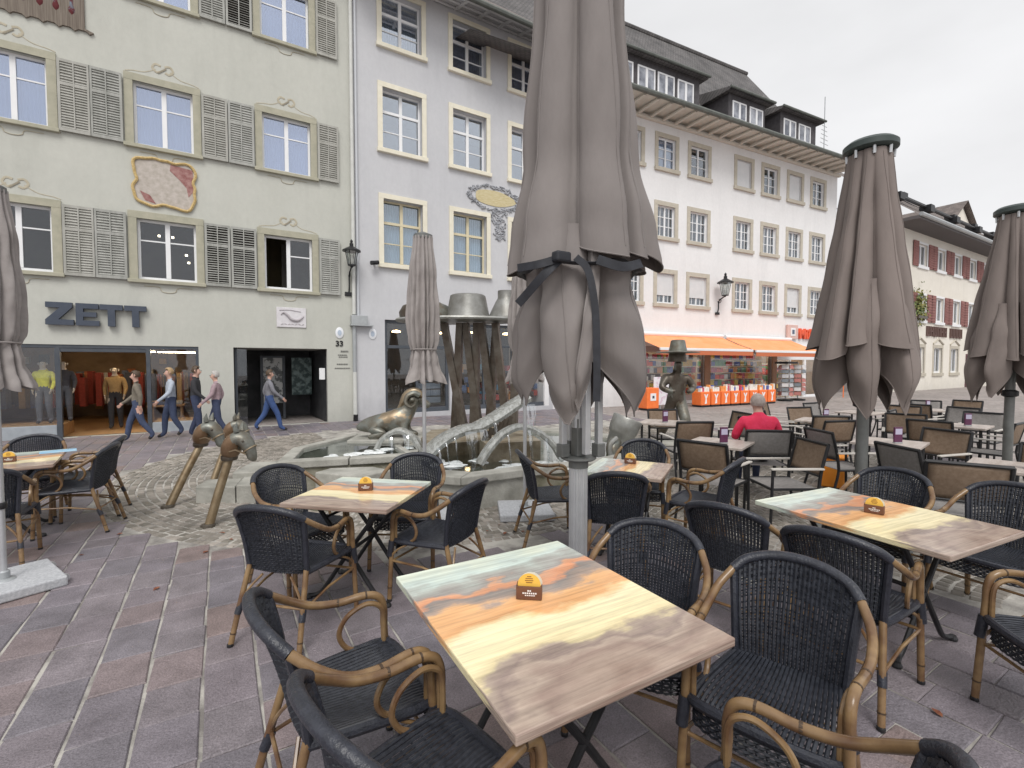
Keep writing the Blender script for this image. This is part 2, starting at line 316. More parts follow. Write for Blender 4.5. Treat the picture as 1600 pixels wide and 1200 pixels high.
def spline(pts, n=6):
    P = [Vector(p) for p in pts]; out = []
    for i in range(len(P) - 1):
        p0 = P[i - 1] if i else P[0] * 2 - P[1]; p1, p2 = P[i], P[i + 1]; p3 = P[i + 2] if i + 2 < len(P) else P[-1] * 2 - P[-2]
        for k in range(n):
            t = k / n
            out.append(.5 * ((2 * p1) + (p2 - p0) * t + (2 * p0 - 5 * p1 + 4 * p2 - p3) * t * t + (3 * p1 - p0 - 3 * p2 + p3) * t ** 3))
    out.append(P[-1]); return out
def skin(name, joints, edges, mats, matof, sub=2, parent=None, root=0):
    """continuous figure grown from a skeleton: joints {key:(co, rx, ry)}"""
    keys = list(joints); me = bpy.data.meshes.new(name)
    me.from_pydata([joints[k][0] for k in keys], [(keys.index(a), keys.index(b)) for a, b in edges], []); me.update()
    o = bpy.data.objects.new(name, me); COL.objects.link(o)
    md = o.modifiers.new('s', 'SKIN'); md.branch_smoothing = .6
    sv = me.skin_vertices[0].data
    for i, k in enumerate(keys):
        j = joints[k]; sv[i].radius = (j[1], j[2] if len(j) > 2 else j[1]); sv[i].use_root = (i == root)
    sb = o.modifiers.new('b', 'SUBSURF'); sb.levels = sub; sb.render_levels = sub
    dg = bpy.context.evaluated_depsgraph_get(); dg.update()
    nm = bpy.data.meshes.new_from_object(o.evaluated_get(dg))
    bpy.data.objects.remove(o); bpy.data.meshes.remove(me)
    nm.name = name
    nm.materials.clear()
    for m in mats: nm.materials.append(m)
    pts = [(Vector(joints[k][0]), matof(k)) for k in keys]
    segs = [(Vector(joints[a][0]), Vector(joints[b][0]), matof(a), matof(b)) for a, b in edges]
    for p in nm.polygons:
        c = p.center; best = 1e9; mi = 0
        for a, b, ma, mb_ in segs:
            ab = b - a; t = max(0, min(1, (c - a).dot(ab) / max(ab.length_squared, 1e-9)))
            d = (a + ab * t - c).length
            if d < best: best = d; mi = ma if t < .5 else mb_
        p.material_index = mi; p.use_smooth = True
    o = bpy.data.objects.new(name, nm); COL.objects.link(o)
    if parent: o.parent = parent
    return o
def text_mesh(name, s, size, m, parent=None, extrude=.01, bold=0.):
    cu = bpy.data.curves.new(name, 'FONT'); cu.body = s; cu.size = size; cu.extrude = extrude; cu.offset = bold; cu.resolution_u = 3
    t = bpy.data.objects.new(name, cu); COL.objects.link(t)
    dg = bpy.context.evaluated_depsgraph_get(); dg.update()
    me = bpy.data.meshes.new_from_object(t.evaluated_get(dg)); bpy.data.objects.remove(t); bpy.data.curves.remove(cu)
    me.materials.clear(); me.materials.append(m); me.name = name
    o = bpy.data.objects.new(name, me); COL.objects.link(o)
    if parent: o.parent = parent
    return o

# ================================================================ GROUND
def ground_mat():
    m, t, b = nt('plaza_ground'); N, L = t.nodes, t.links
    g = N.new('ShaderNodeNewGeometry')
    vo = N.new('ShaderNodeTexVoronoi'); vo.inputs['Scale'].default_value = 7.5; L.new(g.outputs['Position'], vo.inputs['Vector'])
    vd = N.new('ShaderNodeTexVoronoi'); vd.feature = 'DISTANCE_TO_EDGE'; vd.inputs['Scale'].default_value = 7.5; L.new(g.outputs['Position'], vd.inputs['Vector'])
    nz = N.new('ShaderNodeTexNoise'); nz.inputs['Scale'].default_value = .5; nz.inputs['Detail'].default_value = 7; L.new(g.outputs['Position'], nz.inputs['Vector'])
    cr = N.new('ShaderNodeValToRGB'); e = cr.color_ramp.elements
    e[0].position = .3; e[0].color = (.25, .225, .21, 1); e[1].position = .7; e[1].color = (.34, .30, .285, 1); L.new(nz.outputs[0], cr.inputs[0])
    sp = N.new('ShaderNodeSeparateColor'); L.new(vo.outputs['Color'], sp.inputs[0])
    mr = N.new('ShaderNodeMapRange'); mr.inputs[3].default_value = .8; mr.inputs[4].default_value = 1.2; L.new(sp.outputs[0], mr.inputs[0])
    vm = N.new('ShaderNodeVectorMath'); vm.operation = 'SCALE'; L.new(cr.outputs[0], vm.inputs[0]); L.new(mr.outputs[0], vm.inputs['Scale'])
    L.new(vm.outputs[0], b.inputs['Base Color']); b.inputs['Roughness'].default_value = .85
    bp = N.new('ShaderNodeBump'); bp.inputs['Strength'].default_value = .6; bp.inputs['Distance'].default_value = .02; L.new(vd.outputs['Distance'], bp.inputs['Height'])
    L.new(bp.outputs[0], b.inputs['Normal']); return m
gmb = MB(); gmb.add([(-150, -60, -.018), (250, -60, -.018), (250, 150, -.018), (-150, 150, -.018)], [(0, 1, 2, 3)])
ground = gmb.build('ground', ground_mat()); tag(ground, kind='structure')
mbd = MB(); mbd.add([(-9.2, -1.2, -.009), (11.6, -1.2, -.009), (11.6, 14.9, -.009), (-9.2, 14.9, -.009)], [(0, 1, 2, 3)])
mbd.build('mortar_bed', mat('mortar', (.20, .185, .172), (.47, .45, .41), rough=.95, scale=3.2, bump=.3, bscale=90, lo=.36, hi=.60), ground)
FC = (3.2, 8.5); FR = 4.62                      # cobbled circle round the fountain
def cobbled(x, y):
    if (x - FC[0]) ** 2 + (y - FC[1]) ** 2 < FR ** 2: return True
    return x > 3.55 and y > 2.25 and y < 11 and x < 11 or (x > 4.6 and y > -2 and y < 2.3 and x < 11)
def view(x, y, z=0.):
    dx, dy = x, y; w = dx * math.sin(YAW) + dy * math.cos(YAW); r = dx * math.cos(YAW) - dy * math.sin(YAW)
    return w, (r / w if w > .1 else 99)
# slab meshes by length (shared)
SLABV = {}
def slab_shape(l, k, w=.242):
    rn = random.Random(int(l * 1000) + k); j = lambda: rn.uniform(-.006, .006)
    hx, hy = w / 2, l / 2; b = .006
    out = [(-hx + j(), -hy + j()), (hx + j(), -hy + j()), (hx + j(), hy + j()), (-hx + j(), hy + j())]
    inn = [(x * (1 - b / hx), y * (1 - b / hy)) for x, y in out]
    v = [(x, y, -.05) for x, y in out] + [(x, y, -.006) for x, y in out] + [(x, y, 0) for x, y in inn]
    f = [(8, 9, 10, 11)]
    for i in range(4): q = (i + 1) % 4; f += [(i, q, 4 + q, 4 + i), (4 + i, 4 + q, 8 + q, 8 + i)]
    return v, f
spots = []
x = -9.0; rs = random.Random(3)
while x < 11.5:
    y = -1.0 + rs.uniform(0, .3)
    while y < 14.9:
        l = rs.choice([.26, .30, .34, .38, .42]); yc = y + l / 2
        if not cobbled(x, yc - l * .3) and not cobbled(x, yc + l * .3): spots.append((x, yc, l - .007))
        y += l
    x += .2575
def score(s):
    w, r = view(s[0], s[1])
    if w < .7 or abs(r) > 1.1 or w < 1.7 * 745 / (1215 - 571): return 99 + w
    return w
spots.sort(key=score)
for i, (sx, sy, l) in enumerate(spots[:300]):
    key = (round(l, 3), i % 3)
    if key not in SLABV:
        v, f = slab_shape(*key); me = bpy.data.meshes.new('paving_slab'); me.from_pydata(v, [], f); me.update(); me.materials.append(M_slab); SLABV[key] = me
    o = bpy.data.objects.new('paving_slab', SLABV[key]); COL.objects.link(o); o.parent = ground
    o.location = (sx + rs.uniform(-.002, .002), sy, rs.uniform(-.0025, .0025)); o.rotation_euler = (rs.uniform(-.006, .006), rs.uniform(-.006, .006), rs.uniform(-.008, .008))
fb = MB()
for i, (sx, sy, l) in enumerate(spots[300:]):
    v, f = slab_shape(round(l, 3), i % 3); fb.add(v, f, Matrix.Translation((sx, sy, rs.uniform(-.0025, .0025))))
tag(fb.build('paving_slabs', M_slab_i, ground), kind='stuff')
# cobblestones in fanned rows
cm, ct, cb_ = nt('cobble'); CN, CL = ct.nodes, ct.links
gi = CN.new('ShaderNodeNewGeometry'); ccr = CN.new('ShaderNodeValToRGB'); ce = ccr.color_ramp.elements
ce[0].color = (.16, .146, .122, 1); ce[1].color = (.335, .30, .265, 1); CL.new(gi.outputs['Random Per Island'], ccr.inputs[0])
cnz = CN.new('ShaderNodeTexNoise'); cnz.inputs['Scale'].default_value = .9; cnz.inputs['Detail'].default_value = 5; CL.new(gi.outputs['Position'], cnz.inputs['Vector'])
cmr = CN.new('ShaderNodeMapRange'); cmr.inputs[1].default_value = .35; cmr.inputs[2].default_value = .65; cmr.inputs[3].default_value = .78; cmr.inputs[4].default_value = 1.2; CL.new(cnz.outputs[0], cmr.inputs[0])
cvm = CN.new('ShaderNodeVectorMath'); cvm.operation = 'SCALE'; CL.new(ccr.outputs[0], cvm.inputs[0]); CL.new(cmr.outputs[0], cvm.inputs['Scale'])
CL.new(cvm.outputs[0], cb_.inputs['Base Color']); cb_.inputs['Roughness'].default_value = .62
cbb = MB()
def stone(px, py, a, s, h):
    ca, sa = math.cos(a), math.sin(a); v = []
    for k, zz in ((1, -.03), (.98, h - .010), (.72, h)):
        for ux, uy in ((-1, -1), (1, -1), (1, 1), (-1, 1)):
            X, Y = ux * s * k * rs.uniform(.86, 1.06), uy * s * k * rs.uniform(.86, 1.06); v.append((px + X * ca - Y * sa, py + X * sa + Y * ca, zz))
    f = [(8, 9, 10, 11)]
    for i in range(4): q = (i + 1) % 4; f += [(4 + i, 4 + q, 8 + q, 8 + i), (i, q, 4 + q, 4 + i)]
    cbb.add(v, f)
# concentric rows round the fountain, visible front half only
r = FR - .05
while r > 1.0:
    n = int(2 * math.pi * r / .098)
    for i in range(n):
        a = 2 * math.pi * (i + rs.uniform(-.15, .15)) / n + r * 3; px, py = FC[0] + r * math.cos(a), FC[1] + r * math.sin(a)
        if py < 9.6 or px < 2: stone(px, py, a, .043, rs.uniform(-.004, .005))
    r -= .098
# fans in the terrace on the right
yy = -1.0
while yy < 9.6:
    xx = 3.6
    while xx < 10.6:
        if cobbled(xx, yy) and (xx - FC[0]) ** 2 + (yy - FC[1]) ** 2 > (FR + .03) ** 2:
            w, rr = view(xx, yy)
            if w > .8 and abs(rr) < 1.15: 
                arc = .22 * math.cos(((xx % 1.4) / 1.4 - .5) * math.pi)
                stone(xx, yy + arc, math.cos((xx % 1.4) / 1.4 * math.pi) * .5, .043, rs.uniform(-.004, .005))
        xx += .098
    yy += .098
tag(cbb.build('cobblestones', cm, ground), kind='stuff')

# ================================================================ BUILDINGS
def facade(B, name, m, x0, x1, z0, z1, openings, depth=.22, y=0., back=None):
    """front wall with real openings and their reveals, a mesh of its own"""
    xs = sorted(set([x0, x1] + [v for o in openings for v in o[:2]])); zs = sorted(set([z0, z1] + [v for o in openings for v in o[2:4]]))
    mb = MB()
    def inside(a, b): return any(o[0] < a < o[1] and o[2] < b < o[3] for o in openings)
    idx = {}
    def vid(i, k):
        if (i, k) not in idx: idx[(i, k)] = len(mb.v); mb.v.append((xs[i], y, zs[k]))
        return idx[(i, k)]
    for i in range(len(xs) - 1):
        for k in range(len(zs) - 1):
            if not inside((xs[i] + xs[i + 1]) / 2, (zs[k] + zs[k + 1]) / 2):
                mb.f.append((vid(i, k), vid(i + 1, k), vid(i + 1, k + 1), vid(i, k + 1))); mb.mi.append(0)
    for a, b, c, d in [o[:4] for o in openings]:
        mb.add([(a, y, c), (b, y, c), (b, y, d), (a, y, d), (a, y + depth, c), (b, y + depth, c), (b, y + depth, d), (a, y + depth, d)],
               [(0, 4, 5, 1), (1, 5, 6, 2), (2, 6, 7, 3), (3, 7, 4, 0)])
    mb.add([(x0, y, z0), (x0, y + 8, z0), (x0, y + 8, z1), (x0, y, z1), (x1, y, z0), (x1, y + 8, z0), (x1, y + 8, z1), (x1, y, z1)], [(0, 3, 2, 1), (4, 5, 6, 7), (1, 2, 6, 5)])
    return mb.build(name, m, B)
def surround(W, m, x0, x1, z0, z1, t, proud=.05, y=0., sill=.09):
    mb = MB(); ys = y - proud
    mb.box(x0 - t, x0, ys, y + .02, z0, z1); mb.box(x1, x1 + t, ys, y + .02, z0, z1); mb.box(x0 - t, x1 + t, ys - .004, y + .02, z1, z1 + t)
    mb.build('surround', m, W)
    s = MB(); s.bbox(x0 - t - .03, x1 + t + .03, ys - .07, y + .05, z0 - sill, z0, .01); s.build('sill', m, W)
def window(B, x0, x1, z0, z1, y=.12, sash=M_whitepaint, leafs=2, rows=(1.,), cols=1, transom=None, pane=M_glass, fr=.055, curtain=None, open_leaf=None, mul=.05, blind=None):
    """casement: outer frame + leaf bars is the window mesh; panes, curtain are its pieces"""
    mb = MB(); yb = y + .06
    mb.box(x0, x0 + fr, y, yb, z0, z1); mb.box(x1 - fr, x1, y, yb, z0, z1)
    mb.box(x0 + fr, x1 - fr, y, yb, z0, z0 + fr * 1.5); mb.box(x0 + fr, x1 - fr, y, yb, z1 - fr, z1)
    a, b, c, d = x0 + fr, x1 - fr, z0 + fr * 1.5, z1 - fr
    zones = [(c, d)]
    if transom:
        zt = c + (d - c) * transom; mb.box(a, b, y - .012, yb, zt - .04, zt + .04); zones = [(c, zt - .04), (zt + .04, d)]
    W = None; panes = []
    for zi, (zc, zd) in enumerate(zones):
        lw = (b - a) / leafs
        for k in range(leafs):
            la, lb = a + k * lw, a + (k + 1) * lw
            if k: mb.box(la - mul, la + mul, y - .008, yb - .01, zc, zd)
            if open_leaf == k and zi == 0: continue
            rws = rows if zi == 0 else (1.,)
            acc = 0; tot = sum(rws); zz = [zc]
            for rw in rws: acc += rw / tot; zz.append(zc + (zd - zc) * acc)
            pa, pb = la + (mul if k else .0), lb - (mul if k < leafs - 1 else .0)
            for r_ in range(len(rws)):
                if r_: mb.box(pa, pb, y + .008, yb - .014, zz[r_] - .016, zz[r_] + .016)
                for q in range(cols):
                    ca_, cb2 = pa + (pb - pa) * q / cols, pa + (pb - pa) * (q + 1) / cols
                    if q: mb.box(ca_ - .014, ca_ + .014, y + .01, yb - .016, zz[r_], zz[r_ + 1])
                    panes.append((ca_, cb2, zz[r_], zz[r_ + 1]))
    W = mb.build('window', sash, B)
    for (pa, pb, pc, pd) in panes:
        p = MB(); p.box(pa + .002, pb - .002, y + .028, y + .034, pc + .002, pd - .002); p.build('pane', pane, W)
    if curtain:
        cu = MB(); n = 44; yv = y + .11
        def strip(sa, sb):
            vs_, fs_ = [], []
            for i in range(n + 1):
                u = i / n; vs_ += [(sa + (sb - sa) * u, yv + .025 * math.sin(u * 46 + sa), c), (sa + (sb - sa) * u, yv + .018 * math.sin(u * 46 + sa), d)]
            for i in range(n): fs_.append((2 * i, 2 * i + 2, 2 * i + 3, 2 * i + 1))
            cu.add(vs_, fs_)
        strip(a, (a + b) / 2 - .02); strip((a + b) / 2 + .02, b)
        cu.build('curtain', curtain, W, True)
    if blind:
        bl = MB(); z = d
        zb = c + (d - c) * blind
        while z > zb: bl.box(a + .001, b - .001, y - .035, y - .02, z - .045, z - .004); z -= .05
        bl.box(a + .01, b - .01, y - .03, y - .024, zb, d - .002)
        bl.build('roller_blind', mat('blind', (.66, .67, .68), (.72, .72, .73), rough=.6, scale=3), W)
    return W
SH = [M_shutter, mat('weathered_shutter_b', (.29, .295, .27), (.40, .402, .375), rough=.85, scale=9, bump=.2, stretch=(1, 1, .25)), mat('weathered_shutter_c', (.33, .328, .295), (.43, .425, .39), rough=.85, scale=6, bump=.2, stretch=(1, 1, .25))]
def shutter(B, x0, x1, z0, z1, y=-.045, opened=False):
    mb = MB(); t = .05
    mb.box(x0, x0 + t, y - .04, y, z0, z1); mb.box(x1 - t, x1, y - .04, y, z0, z1)
    mb.box(x0 + t, x1 - t, y - .04, y, z0, z0 + .07); mb.box(x0 + t, x1 - t, y - .04, y, z1 - .06, z1)
    zm = z0 + (z1 - z0) * .66; mb.box(x0 + t, x1 - t, y - .04, y, zm - .035, zm + .035)
    xm = (x0 + x1) / 2; mb.box(xm - .012, xm + .012, y - .045, y - .034, z0 + .07, z1 - .06)
    for (a, b) in ((z0 + .07, zm - .035), (zm + .035, z1 - .06)):
        n = int((b - a) / .058)
        for i in range(n):
            zc = a + (i + .5) * (b - a) / n
            M = Matrix.Translation((0, y - .02, zc)) @ Matrix.Rotation(R((36 if opened else 56) + rs.uniform(-6, 6)), 4, 'X')
            mb.box(x0 + t, x1 - t, -.026, .026, -.004, .004, M)
    if not opened: mb.box(x0 + t, x1 - t, y - .012, y - .006, z0 + .06, z1 - .05)
    else: mb.cur = 1; mb.box(x0 + t, x1 - t, y - .004, y - .001, z0 + .06, z1 - .05)  # dark sheet behind open slats stands in for the shade in the gaps
    hz = MB()
    o = mb.build('shutter', [SH[rs.randrange(3)], M_dark], B)
    for zh in (z0 + .25, z1 - .25): hz.box(xm - .02, xm + .02, y + .001, y + .04, zh - .02, zh + .02)
    hz.build('hinge', M_blackmetal, o)
    return o
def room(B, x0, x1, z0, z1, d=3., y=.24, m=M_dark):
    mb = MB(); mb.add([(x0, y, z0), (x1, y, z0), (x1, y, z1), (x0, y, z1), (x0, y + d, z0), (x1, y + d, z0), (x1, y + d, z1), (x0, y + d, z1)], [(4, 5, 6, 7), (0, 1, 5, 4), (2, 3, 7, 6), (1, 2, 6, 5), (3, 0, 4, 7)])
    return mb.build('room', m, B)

# ---------------------------------------------------------------- sage-green house with the clothes shop
LB = empty('plastered_house', (0, 15.0, 0))
tag(LB, 'sage green plastered house with louvred shutters and a clothes shop at street level', 'house')
cols_l = [(-4.41, -3.25), (-1.70, -.48), (1.10, 2.34)]
ops = []
for (a, b) in cols_l: ops += [(a, b, 7.13, 8.66), (a, b, 3.84, 5.34), (a, b, 10.70, 12.2)]
ops += [(-4.9, -.49, -.0, 2.19), (.30, 2.71, -.0, 2.19)]
facade(LB, 'wall', M_green, -16., 3.455, -.1, 14.4, ops, .16)
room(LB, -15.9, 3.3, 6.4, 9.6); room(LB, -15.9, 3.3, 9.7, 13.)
ornm = mat('painted_scrollwork', (.40, .36, .27), (.50, .46, .36), rough=.9, scale=8); ornd = mat('painted_scrollwork_dark', (.29, .26, .20), rough=.9)
def scroll(B, xc, zt, w):       # painted rocaille above a window, slightly raised
    mb = MB()
    for s in (-1, 1):
        pts = spline([(xc + s * w, -.012, zt + .03), (xc + s * w * .8, -.012, zt + .07), (xc + s * w * .5, -.012, zt + .10), (xc + s * w * .30, -.012, zt + .18), (xc + s * w * .2, -.012, zt + .24)], 5)
        mb.tube(pts, .011, 5)
        mb.tube(spline([(xc + s * .04, -.014, zt + .34), (xc + s * .15, -.014, zt + .36), (xc + s * .21, -.014, zt + .26), (xc + s * .13, -.014, zt + .17), (xc + s * .05, -.014, zt + .2)], 5), .028, 6)
    mb.v = [(x_, y_ * .0 + (y_ + .012) * .25 - .004, z_) for x_, y_, z_ in mb.v]; o = mb.build('painted_scroll', ornm, B, True)
    m2 = MB(); m2.tube(spline([(xc - .1, -.02, zt + .15), (xc - .02, -.02, zt + .22), (xc + .07, -.02, zt + .3)], 4), .02, 5); m2.v = [(x_, (y_ + .02) * .25 - .012, z_) for x_, y_, z_ in m2.v]; m2.build('shell', ornd, o, True)
for ci, (a, b) in enumerate(cols_l):
    for ri, (c, d) in enumerate(((7.13, 8.66), (3.84, 5.34), (10.70, 12.2))):
        if ri == 1: W = window(LB, a, b, c, d, rows=(2, 1), pane=M_darkglass, open_leaf=0 if ci == 2 else None)
        else: W = window(LB, a, b, c, d, rows=(2, 1), pane=M_paleglass, curtain=M_curtain)
        surround(W, M_stonefr, a, b, c, d, .17, .03)
        if not (ri == 1 and ci == 1) and ri < 2: scroll(LB, (a + b) / 2, d + .17, .75)
        u = MB(); xm = (a + b) / 2
        u.tube(spline([(xm - .5, -.008, c - .16), (xm - .2, -.008, c - .17), (xm - .14, -.008, c - .27), (xm, -.008, c - .3), (xm + .14, -.008, c - .27), (xm + .2, -.008, c - .17), (xm + .5, -.008, c - .16)], 4), .009, 5)
        u.build('painted_swag', ornm, LB, True)
    for ri, (c, d) in enumerate(((7.10, 8.72), (3.80, 5.42), (10.66, 12.3))):
        shutter(LB, a - .80, a - .20, c, d, opened=(ci == 2 and ri > 0)); shutter(LB, b + .19, b + .76, c, d, opened=(ci == 1 and ri == 1))
# furnished upper rooms behind the first-floor windows
warm = mat('first_floor_room', (.16, .10, .07), (.24, .16, .11), rough=.9, scale=1.5)
room(LB, -15.9, .5, 3.3, 6.3, 3.5, m=warm); room(LB, .52, 3.3, 3.3, 6.3, 3., m=mat('stock_room', (.20, .17, .11), (.32, .27, .17), rough=.9, scale=1))
sl = MB()
for px_, pz_ in ((-1.35, 5.2), (-1.05, 5.2), (-.75, 4.75), (-.7, 4.55)): sl.lathe([(.0, pz_ - .03), (.03, pz_ - .025), (.03, pz_ + .02), (.0, pz_ + .03)], 10, Matrix.Translation((px_, 1.1, 0)))
sl.build('spotlights', emit('spot_bulb', (1, .86, .62), 5), LB, True)
dk = MB(); dk.box(1.60, 1.82, .7, .74, 3.9, 5.3); dk.build('curtain', M_dark, LB)
# painted cartouche
def blob(xc, zc, w, h, n=64, k=1.):
    P = []
    for i in range(n):
        a = 2 * math.pi * i / n
        r_ = 1 - .055 * math.cos(4 * a + .25) + .035 * math.cos(7 * a + 1) + .022 * math.cos(13 * a)
        q = (abs(math.cos(a)) ** 4 + abs(math.sin(a)) ** 4) ** -.25
        P.append((xc + w * k * r_ * q * math.cos(a), zc + h * k * r_ * q * math.sin(a)))
    return P
cart = MB().wallprism(blob(-1.10, 6.27, .60, .55), -.02, .01)
cart.build('painted_cartouche', mat('fresco', (.40, .36, .31), (.53, .48, .44), rough=.9, scale=9, detail=8), LB)
rb = blob(-1.10, 6.27, .63, .58)
fr_ = MB().tube([(x_, -.03, z_) for x_, z_ in rb], .036, 6, closed=True); cf = fr_.build('gilt_border', mat('gilt_paint', (.42, .29, .11), (.62, .47, .22), rough=.7, scale=18), LB, True)
rp = MB().wallprism([(-.98, 6.78), (-.52, 6.72), (-.50, 6.2), (-.62, 6.02), (-.66, 6.25), (-.80, 6.42), (-1.0, 6.62)], -.026, -.016)
rp.wallprism([(-1.62, 6.02), (-1.52, 5.80), (-1.30, 5.74), (-1.42, 5.94)], -.026, -.016); rp.build('red_field', mat('fresco_red', (.24, .09, .085), (.40, .24, .22), rough=.9, scale=9), LB)
# painted drapery board at the top left
vb = MB(); Pv = [(-8.0, 10.9), (-8.0, 9.55)]
xx = -8.0
while xx < -2.6: Pv += [(xx + .07, 9.50), (xx + .14, 9.44), (xx + .21, 9.50)]; xx += .27
Pv += [(-2.55, 9.55), (-2.55, 10.9)]
vb.wallprism(Pv, -.05, .012)
vo_ = vb.build('painted_drapery', mat('drapery_paint', (.13, .105, .085), (.235, .20, .165), rough=.9, scale=5, stretch=(9, 1, .3)), LB)
dr = MB()
for i in range(20):
    xa = -7.9 + i * .27; dr.lathe([(.0, 9.78), (.05, 9.84), (.06, 9.9), (.03, 10.0), (.035, 10.5), (.0, 10.7)], 8, Matrix.Translation((xa, -.05, 0)) @ Matrix.Diagonal((1, .35, 1, 1)))
dr.build('tassels', mat('tassel_paint', (.11, .018, .022), (.16, .2, .24), rough=.9, scale=1.6, lo=.5, hi=.56), vo_, True)
# letters of the shop name
def letter(poly, name): MB().wallprism(poly, -.13, -.03).build(name, M_letter, LB)
def ztr(pts, x0, sx, sl=.0): return [(x0 + px_ * sx, 2.64 + pz_ * .52) for px_, pz_ in pts]
Zp = [(0, 1), (1, 1), (1, .80), (.46, .24), (1.04, .24), (1.04, 0), (-.02, 0), (-.02, .22), (.52, .76), (0, .76)]
Ep = [(0, 0), (0, 1), (1, 1), (1, .77), (.32, .77), (.32, .61), (.9, .61), (.9, .40), (.32, .40), (.32, .23), (1.02, .23), (1.02, 0)]
Tp = [(.34, 0), (.34, .76), (0, .76), (0, 1), (1, 1), (1, .76), (.66, .76), (.66, 0)]
for poly, x0, sx in ((Zp, -3.39, .46), (Ep, -2.87, .41), (Tp, -2.44, .43), (Tp, -1.98, .43)): letter(ztr(poly, x0, sx), 'letter')
# relief plaque with a bird, door plates, house number
pq = MB().bbox(1.37, 2.14, -.03, .01, 2.79, 3.35, .006).build('relief_plaque', mat('plaque_stone', (.62, .60, .62), (.70, .68, .70), rough=.9, scale=9), LB)
bd = MB(); bd.tube(spline([(1.48, -.035, 3.13), (1.55, -.04, 3.2), (1.66, -.04, 3.12), (1.75, -.045, 3.02), (1.9, -.045, 2.99), (2.02, -.04, 3.06), (2.08, -.035, 3.12)], 5), [.012 + .03 * math.sin(i / 30 * math.pi) for i in range(31)], 7)
bd.tube(spline([(1.44, -.035, 3.26), (1.7, -.035, 3.28), (2.0, -.035, 3.24)], 4), .012, 5)
for i in range(7): bd.tube([(1.48 + i * .09, -.034, 2.86 + .03 * (i % 2)), (1.54 + i * .09, -.034, 2.89 - .02 * (i % 2))], .01, 5)
bd.build('bird_relief', mat('plaque_grey', (.40, .37, .39), (.47, .44, .46), rough=.9, scale=9), pq, True)  # bird strokes in a darker grey than the plaque
def oval(B, xc, zc): 
    M = Matrix.Translation((xc, -.01, zc)) @ Matrix.Rotation(R(90), 4, 'X') @ Matrix.Diagonal((.12, .17, 1, 1))
    o = MB().lathe([(.95, 0), (1, .008), (.9, .016), (.0, .02)], 24, M, False).build('oval_plate', mat('enamel', (.78, .80, .83), rough=.3), B, True)
    MB().lathe([(.5, .018), (.5, .024), (0, .025)], 16, M, False).build('emblem', mat('enamel_blue', (.45, .52, .62), rough=.4), o)
oval(LB, 3.07, 2.68)
hn = text_mesh('house_number', '33', .23, M_blackmetal, LB, .008, .006); hn.rotation_euler = (R(90), 0, 0); hn.location = (2.95, -.012, 2.28)
lt = MB()
for zc, a, b, h in ((2.10, 3.10, 3.32, .05), (2.0, 3.02, 3.28, .03), (1.94, 3.04, 3.30, .03), (1.72, 2.98, 3.3, .035), (1.60, 2.92, 3.36, .03)):
    xx = a
    while xx < b: w_ = rs.uniform(.02, .05); lt.box(xx, min(xx + w_, b), -.012, .0, zc, zc + h); xx += w_ + .012
lt.build('lettering', mat('lettering_grey', (.16, .16, .15), rough=.8), LB)
# ---- shop front
sf = MB()
for (a, b, c, d) in ((-4.9, -.49, 2.11, 2.19), (-3.30, -3.20, 0, 2.11), (-1.60, -1.51, 0, 2.11), (-.56, -.49, 0, 2.11), (-4.9, -4.83, 0, 2.11)): sf.bbox(a, b, .02, .12, c, d, .006)
sf.bbox(-3.20, -1.60, .03, .11, 2.02, 2.11, .006)
sf.build('shop_frame', M_anthra, LB)
pl = MB(); pl.bbox(-4.83, -3.30, .03, .14, 0, .30, .008); pl.build('plinth', mat('plinth_grey', (.30, .33, .36), (.36, .39, .42), rough=.7, scale=6), LB)
pl = MB(); pl.bbox(-1.51, -.56, .03, .14, 0, .25, .008); pl.build('plinth', MATS['plinth_grey'], LB)
for a, b, c in ((-4.83, -3.30, .30), (-1.51, -.56, .25)): MB().box(a, b, .07, .08, c, 2.11).build('shop_pane', M_shopglass, LB)
si = MB(); y0 = .24
si.add([(-6, y0, 0.0), (.1, y0, 0.0), (.1, 6, 0.0), (-6, 6, 0.0)], [(0, 1, 2, 3)]); si.build('shop_floor', M_wood, LB)
sw = MB(); sw.add([(-6, 6, 0), (.1, 6, 0), (.1, 6, 2.5), (-6, 6, 2.5)], [(0, 1, 2, 3)]); sw.add([(.1, y0, 0), (.1, 6, 0), (.1, 6, 2.5), (.1, y0, 2.5)], [(0, 3, 2, 1)]); sw.add([(-6, y0, 0), (-6, 6, 0), (-6, 6, 2.5), (-6, y0, 2.5)], [(0, 1, 2, 3)])
sw.build('shop_walls', mat('shop_wall', (.16, .10, .055), (.26, .17, .10), rough=.8, scale=1.3), LB)
sc_ = MB(); sc_.add([(-6, y0 - .05, 2.3), (.1, y0 - .05, 2.3), (.1, 6, 2.3), (-6, 6, 2.3)], [(0, 3, 2, 1)]); sc_.build('shop_ceiling', mat('shop_ceiling', (.30, .24, .17), rough=.8), LB)
lm = MB(); lm.box(-2.7, -1.5, 1.0, 1.03, 2.06, 2.08); lm.box(-1.5, -.3, 1.5, 1.53, 2.06, 2.08)
for i in range(9): lm.lathe([(0, 2.20), (.06, 2.20), (.06, 2.27), (0, 2.27)], 10, Matrix.Translation((-5 + i * .6, 2.2 + (i % 3) * 1.1, 0)))
lm.build('shop_lights', emit('shop_lamp', (1, .80, .52), 30), LB)
rk = MB(); cloth_cols = [(.20, .03, .02), (.05, .05, .06), (.32, .20, .08), (.10, .12, .18), (.35, .32, .28), (.30, .10, .04)]
cms = [mat('garment_%d' % i, c, tuple(min(1, v * 1.35) for v in c), rough=.9, scale=20) for i, c in enumerate(cloth_cols)]
